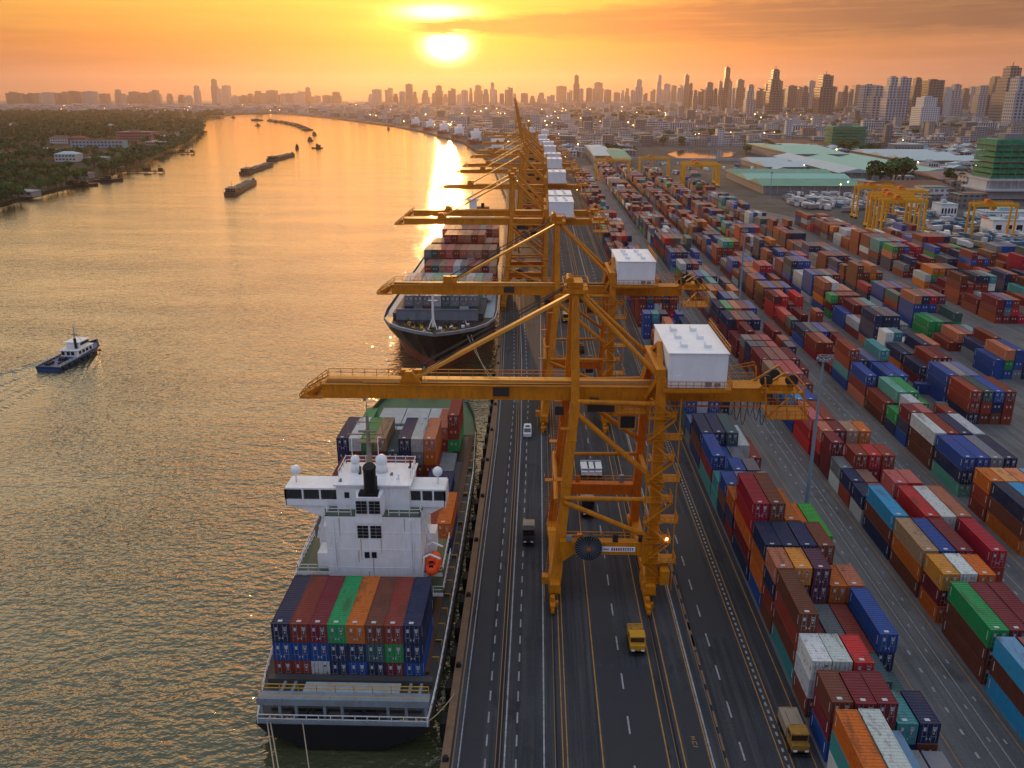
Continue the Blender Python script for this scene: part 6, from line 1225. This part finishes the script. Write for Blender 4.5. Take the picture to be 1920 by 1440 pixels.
for k in range(1500):                                                   # and the hazy belt behind the left bank
    y = r4.uniform(4400, 7500); x = r4.uniform(-.62, -.18) * y; w_ = r4.uniform(20, 60); h_ = r4.uniform(6, 20); CITY.box(x - w_ / 2, x + w_ / 2, y, y + 25, 0, h_, 0, r4.choice(HP), True)
for k in range(1500):
    y = r4.uniform(5200, 9000); x = r4.uniform(-.25, .66) * y; w_ = r4.uniform(22, 60); h_ = r4.uniform(8, 34) * (.7 + .6 * (x > 0)); CITY.box(x - w_ / 2, x + w_ / 2, y, y + 25, 0, h_, 0, r4.choice(HP), True)
tag(CITY.build('distant_city', 'far_city'), kind='stuff')
# lamps that are already lit
b = MB(); r5 = random.Random(3)
def lamp(x, y, z, s): b.add([(x - s, y, z), (x, y - s, z), (x + s, y, z), (x, y + s, z), (x, y, z - s), (x, y, z + s)], [(0, 1, 5), (1, 2, 5), (2, 3, 5), (3, 0, 5), (1, 0, 4), (2, 1, 4), (3, 2, 4), (0, 3, 4)], r5.random() < .3)
for k in range(620):
    y = 700 * math.exp(r5.random() * 2.3); a = r5.gauss(2, 11) if k < 470 else r5.uniform(-30, -9)
    if k >= 470: y = r5.uniform(4300, 7000)
    x = y * math.tan(R(a))
    if k < 470 and (not free(x, y, -6)): continue
    lamp(x, y, r5.uniform(6, 14), (.4 + y / 2600) * r5.uniform(.5, 1.0))
for k in range(40): y = r5.uniform(700, 1100); lamp(r5.uniform(-20, 34), y, r5.uniform(1.5, 12), .26)
for u, v in ((1690, 272), (1696, 272), (1702, 273), (1710, 273), (1717, 273), (1683, 352), (1695, 350), (1688, 357), (1712, 346), (1500, 272), (1506, 274), (1512, 273), (1520, 275)): p = at(u, v, 4); lamp(p.x, p.y, 4, .6)
tag(b.build('street_lights', ['lamp_warm', 'lamp_white']), kind='stuff')
# ------------------------------------------------------------------ trees
def crown(b, c, rx, rz, nq, s, rr, mi=0):
    lobes = [(Vector((rr.gauss(0, .42) * rx, rr.gauss(0, .42) * rx, rr.uniform(-.25, .45) * rz)), rr.uniform(.38, .66)) for _ in range(6)]
    for k in range(nq):
        lc, lr = lobes[k % 6]; d = Vector((rr.gauss(0, 1), rr.gauss(0, 1), rr.gauss(.35, .9))).normalized(); p = Vector(c) + lc + Vector((d.x * rx * lr, d.y * rx * lr, d.z * rz * lr)) * rr.uniform(.75, 1.06)
        n = (d + Vector((rr.gauss(0, .5), rr.gauss(0, .5), rr.gauss(0, .5)))).normalized(); a = n.cross(Vector((rr.gauss(0, 1), rr.gauss(0, 1), .3))).normalized() * s * rr.uniform(.6, 1.2); e = n.cross(a) * rr.uniform(.6, 1.)
        b.add([tuple(p - a - e * .4), tuple(p + a * .2 - e), tuple(p + a), tuple(p - a * .1 + e)], [(0, 1, 2, 3)], mi)
TV = []
for i in range(5):
    rr = random.Random(40 + i); cr = MB(); crown(cr, (0, 0, 9.2), 5.6, 5.0, 460, .85, rr); tr_ = MB(); tr_.tube((0, 0, -.5), (.2, .1, 5.6), .42, 7, 0, .26)
    for k in range(5): a = k * 1.26 + i; tr_.tube((.2, .1, 4.2 + .3 * k), (3.4 * math.cos(a), 3.4 * math.sin(a), 8 + .4 * k), .2, 5, 0, .06)
    TV.append((cr.mesh('crown', 'leaves_dark' if i % 2 else 'leaves_mid'), tr_.mesh('trunk', 'trunk_bark')))
def tree(x, y, z, s, i, label, group):
    r = thing('tree', label, 'tree', (x, y, z), rnd.uniform(0, 6.28), group); r.scale = (s * rnd.uniform(.9, 1.15), s * rnd.uniform(.9, 1.15), s * rnd.uniform(.85, 1.1))
    for nm, me in zip(('crown', 'trunk'), TV[i]): o = bpy.data.objects.new(nm, me); COL.objects.link(o); o.parent = r
def lfree(x, y): return not any(a - 4 < x < c + 4 and d < y < e + 5 for a, c, d, e in BLK)
r6 = random.Random(77); spots = []
for k in range(9000):
    y = 620 * math.exp(r6.random() * 1.95); x = lx(y) + r6.uniform(-3, 3) - (0 if k % 7 == 0 else abs(r6.gauss(0, .16)) * y + r6.random() ** 2 * y * .75)
    u, v = pj(x, y, 6)
    if -60 < u < 420 and lfree(x, y): spots.append((y, x))
spots.sort(); FOR = MB(); kept = []; cell = {}
for y, x in spots:
    mind = 6.6 + y * .0020; key = (int(x / mind), int(y / mind))
    if any((x - a) ** 2 + (y - c) ** 2 < mind ** 2 for di in (-1, 0, 1) for dj in (-1, 0, 1) for a, c in cell.get((key[0] + di, key[1] + dj), ())): continue
    cell.setdefault(key, []).append((x, y)); kept.append((y, x))
for k, (y, x) in enumerate(kept):
    if k < 170: tree(x, y, -1, r6.uniform(.55, 1.15), r6.randrange(5), ('bushy dark green tree in the woods near the left shore', 'rounded lighter green tree in the woods near the left shore')[k % 2 == 0], ('dark', 'lighter')[k % 2 == 0] + ' trees of the left bank woods')
    else: s = r6.uniform(.6, 1.2) * (1 + y / 9000); crown(FOR, (x, y, 6. * s), 6.2 * s, 4.8 * s, 70 if y < 1500 else 44, 1.6 * s if y < 1500 else 2.3 * s, r6, r6.randrange(2))
for k in range(1500):                                                    # tree belts and park strips in the city
    y = 800 * math.exp(r6.random() * 1.9); x = y * math.tan(R(r6.uniform(2, 33))); belt = math.sin(x * .004 + y * .0021) + .6 * math.sin(x * .011 - y * .006)
    if belt < .15 or not free(x, y, 2): continue
    s = r6.uniform(.8, 1.3) * (1 + y / 6000)
    for j in range(3): crown(FOR, (x + r6.uniform(-12, 12), y + r6.uniform(-12, 12), 5. * s), 6.4 * s, 4.6 * s, 46, 2. * s, r6, 0)
tag(FOR.build('distant_woods', ['leaves_far', 'leaves_dark']), kind='stuff')
p = at(1676, 352, 0)
for k, (dx, dy, s) in enumerate(((0, 0, 2.1), (-11, 6, 1.7), (10, 8, 1.8), (2, 14, 1.9), (-18, 12, 1.2))): tree(p.x + dx, p.y + dy, 0, s, k % 5, ('broad dark tree, largest of the clump before the turquoise sheds', 'dark tree at the left of the clump before the turquoise sheds', 'dark tree at the right of the clump before the turquoise sheds', 'dark tree behind the middle of the clump before the turquoise sheds', 'small dark tree at the far left of the clump')[k], 'clump of dark trees by the sheds')
for k, (u, v) in enumerate([(r6.uniform(1290, 1470), r6.uniform(252, 262)) for _ in range(26)] + [(r6.uniform(1700, 1830), r6.uniform(240, 262)) for _ in range(26)] + [(r6.uniform(1180, 1290), r6.uniform(262, 275)) for _ in range(12)] + [(r6.uniform(1760, 1850), r6.uniform(335, 352)) for _ in range(10)] + [(r6.uniform(1560, 1640), r6.uniform(283, 292)) for _ in range(10)] + [(r6.uniform(1380, 1470), r6.uniform(286, 293)) for _ in range(10)]):
    q = at(u, v, 0); tree(q.x, q.y, 0, r6.uniform(.8, 1.3), r6.randrange(5), 'dark roadside tree among the buildings beyond the container yard', 'trees among the buildings beyond the yard')
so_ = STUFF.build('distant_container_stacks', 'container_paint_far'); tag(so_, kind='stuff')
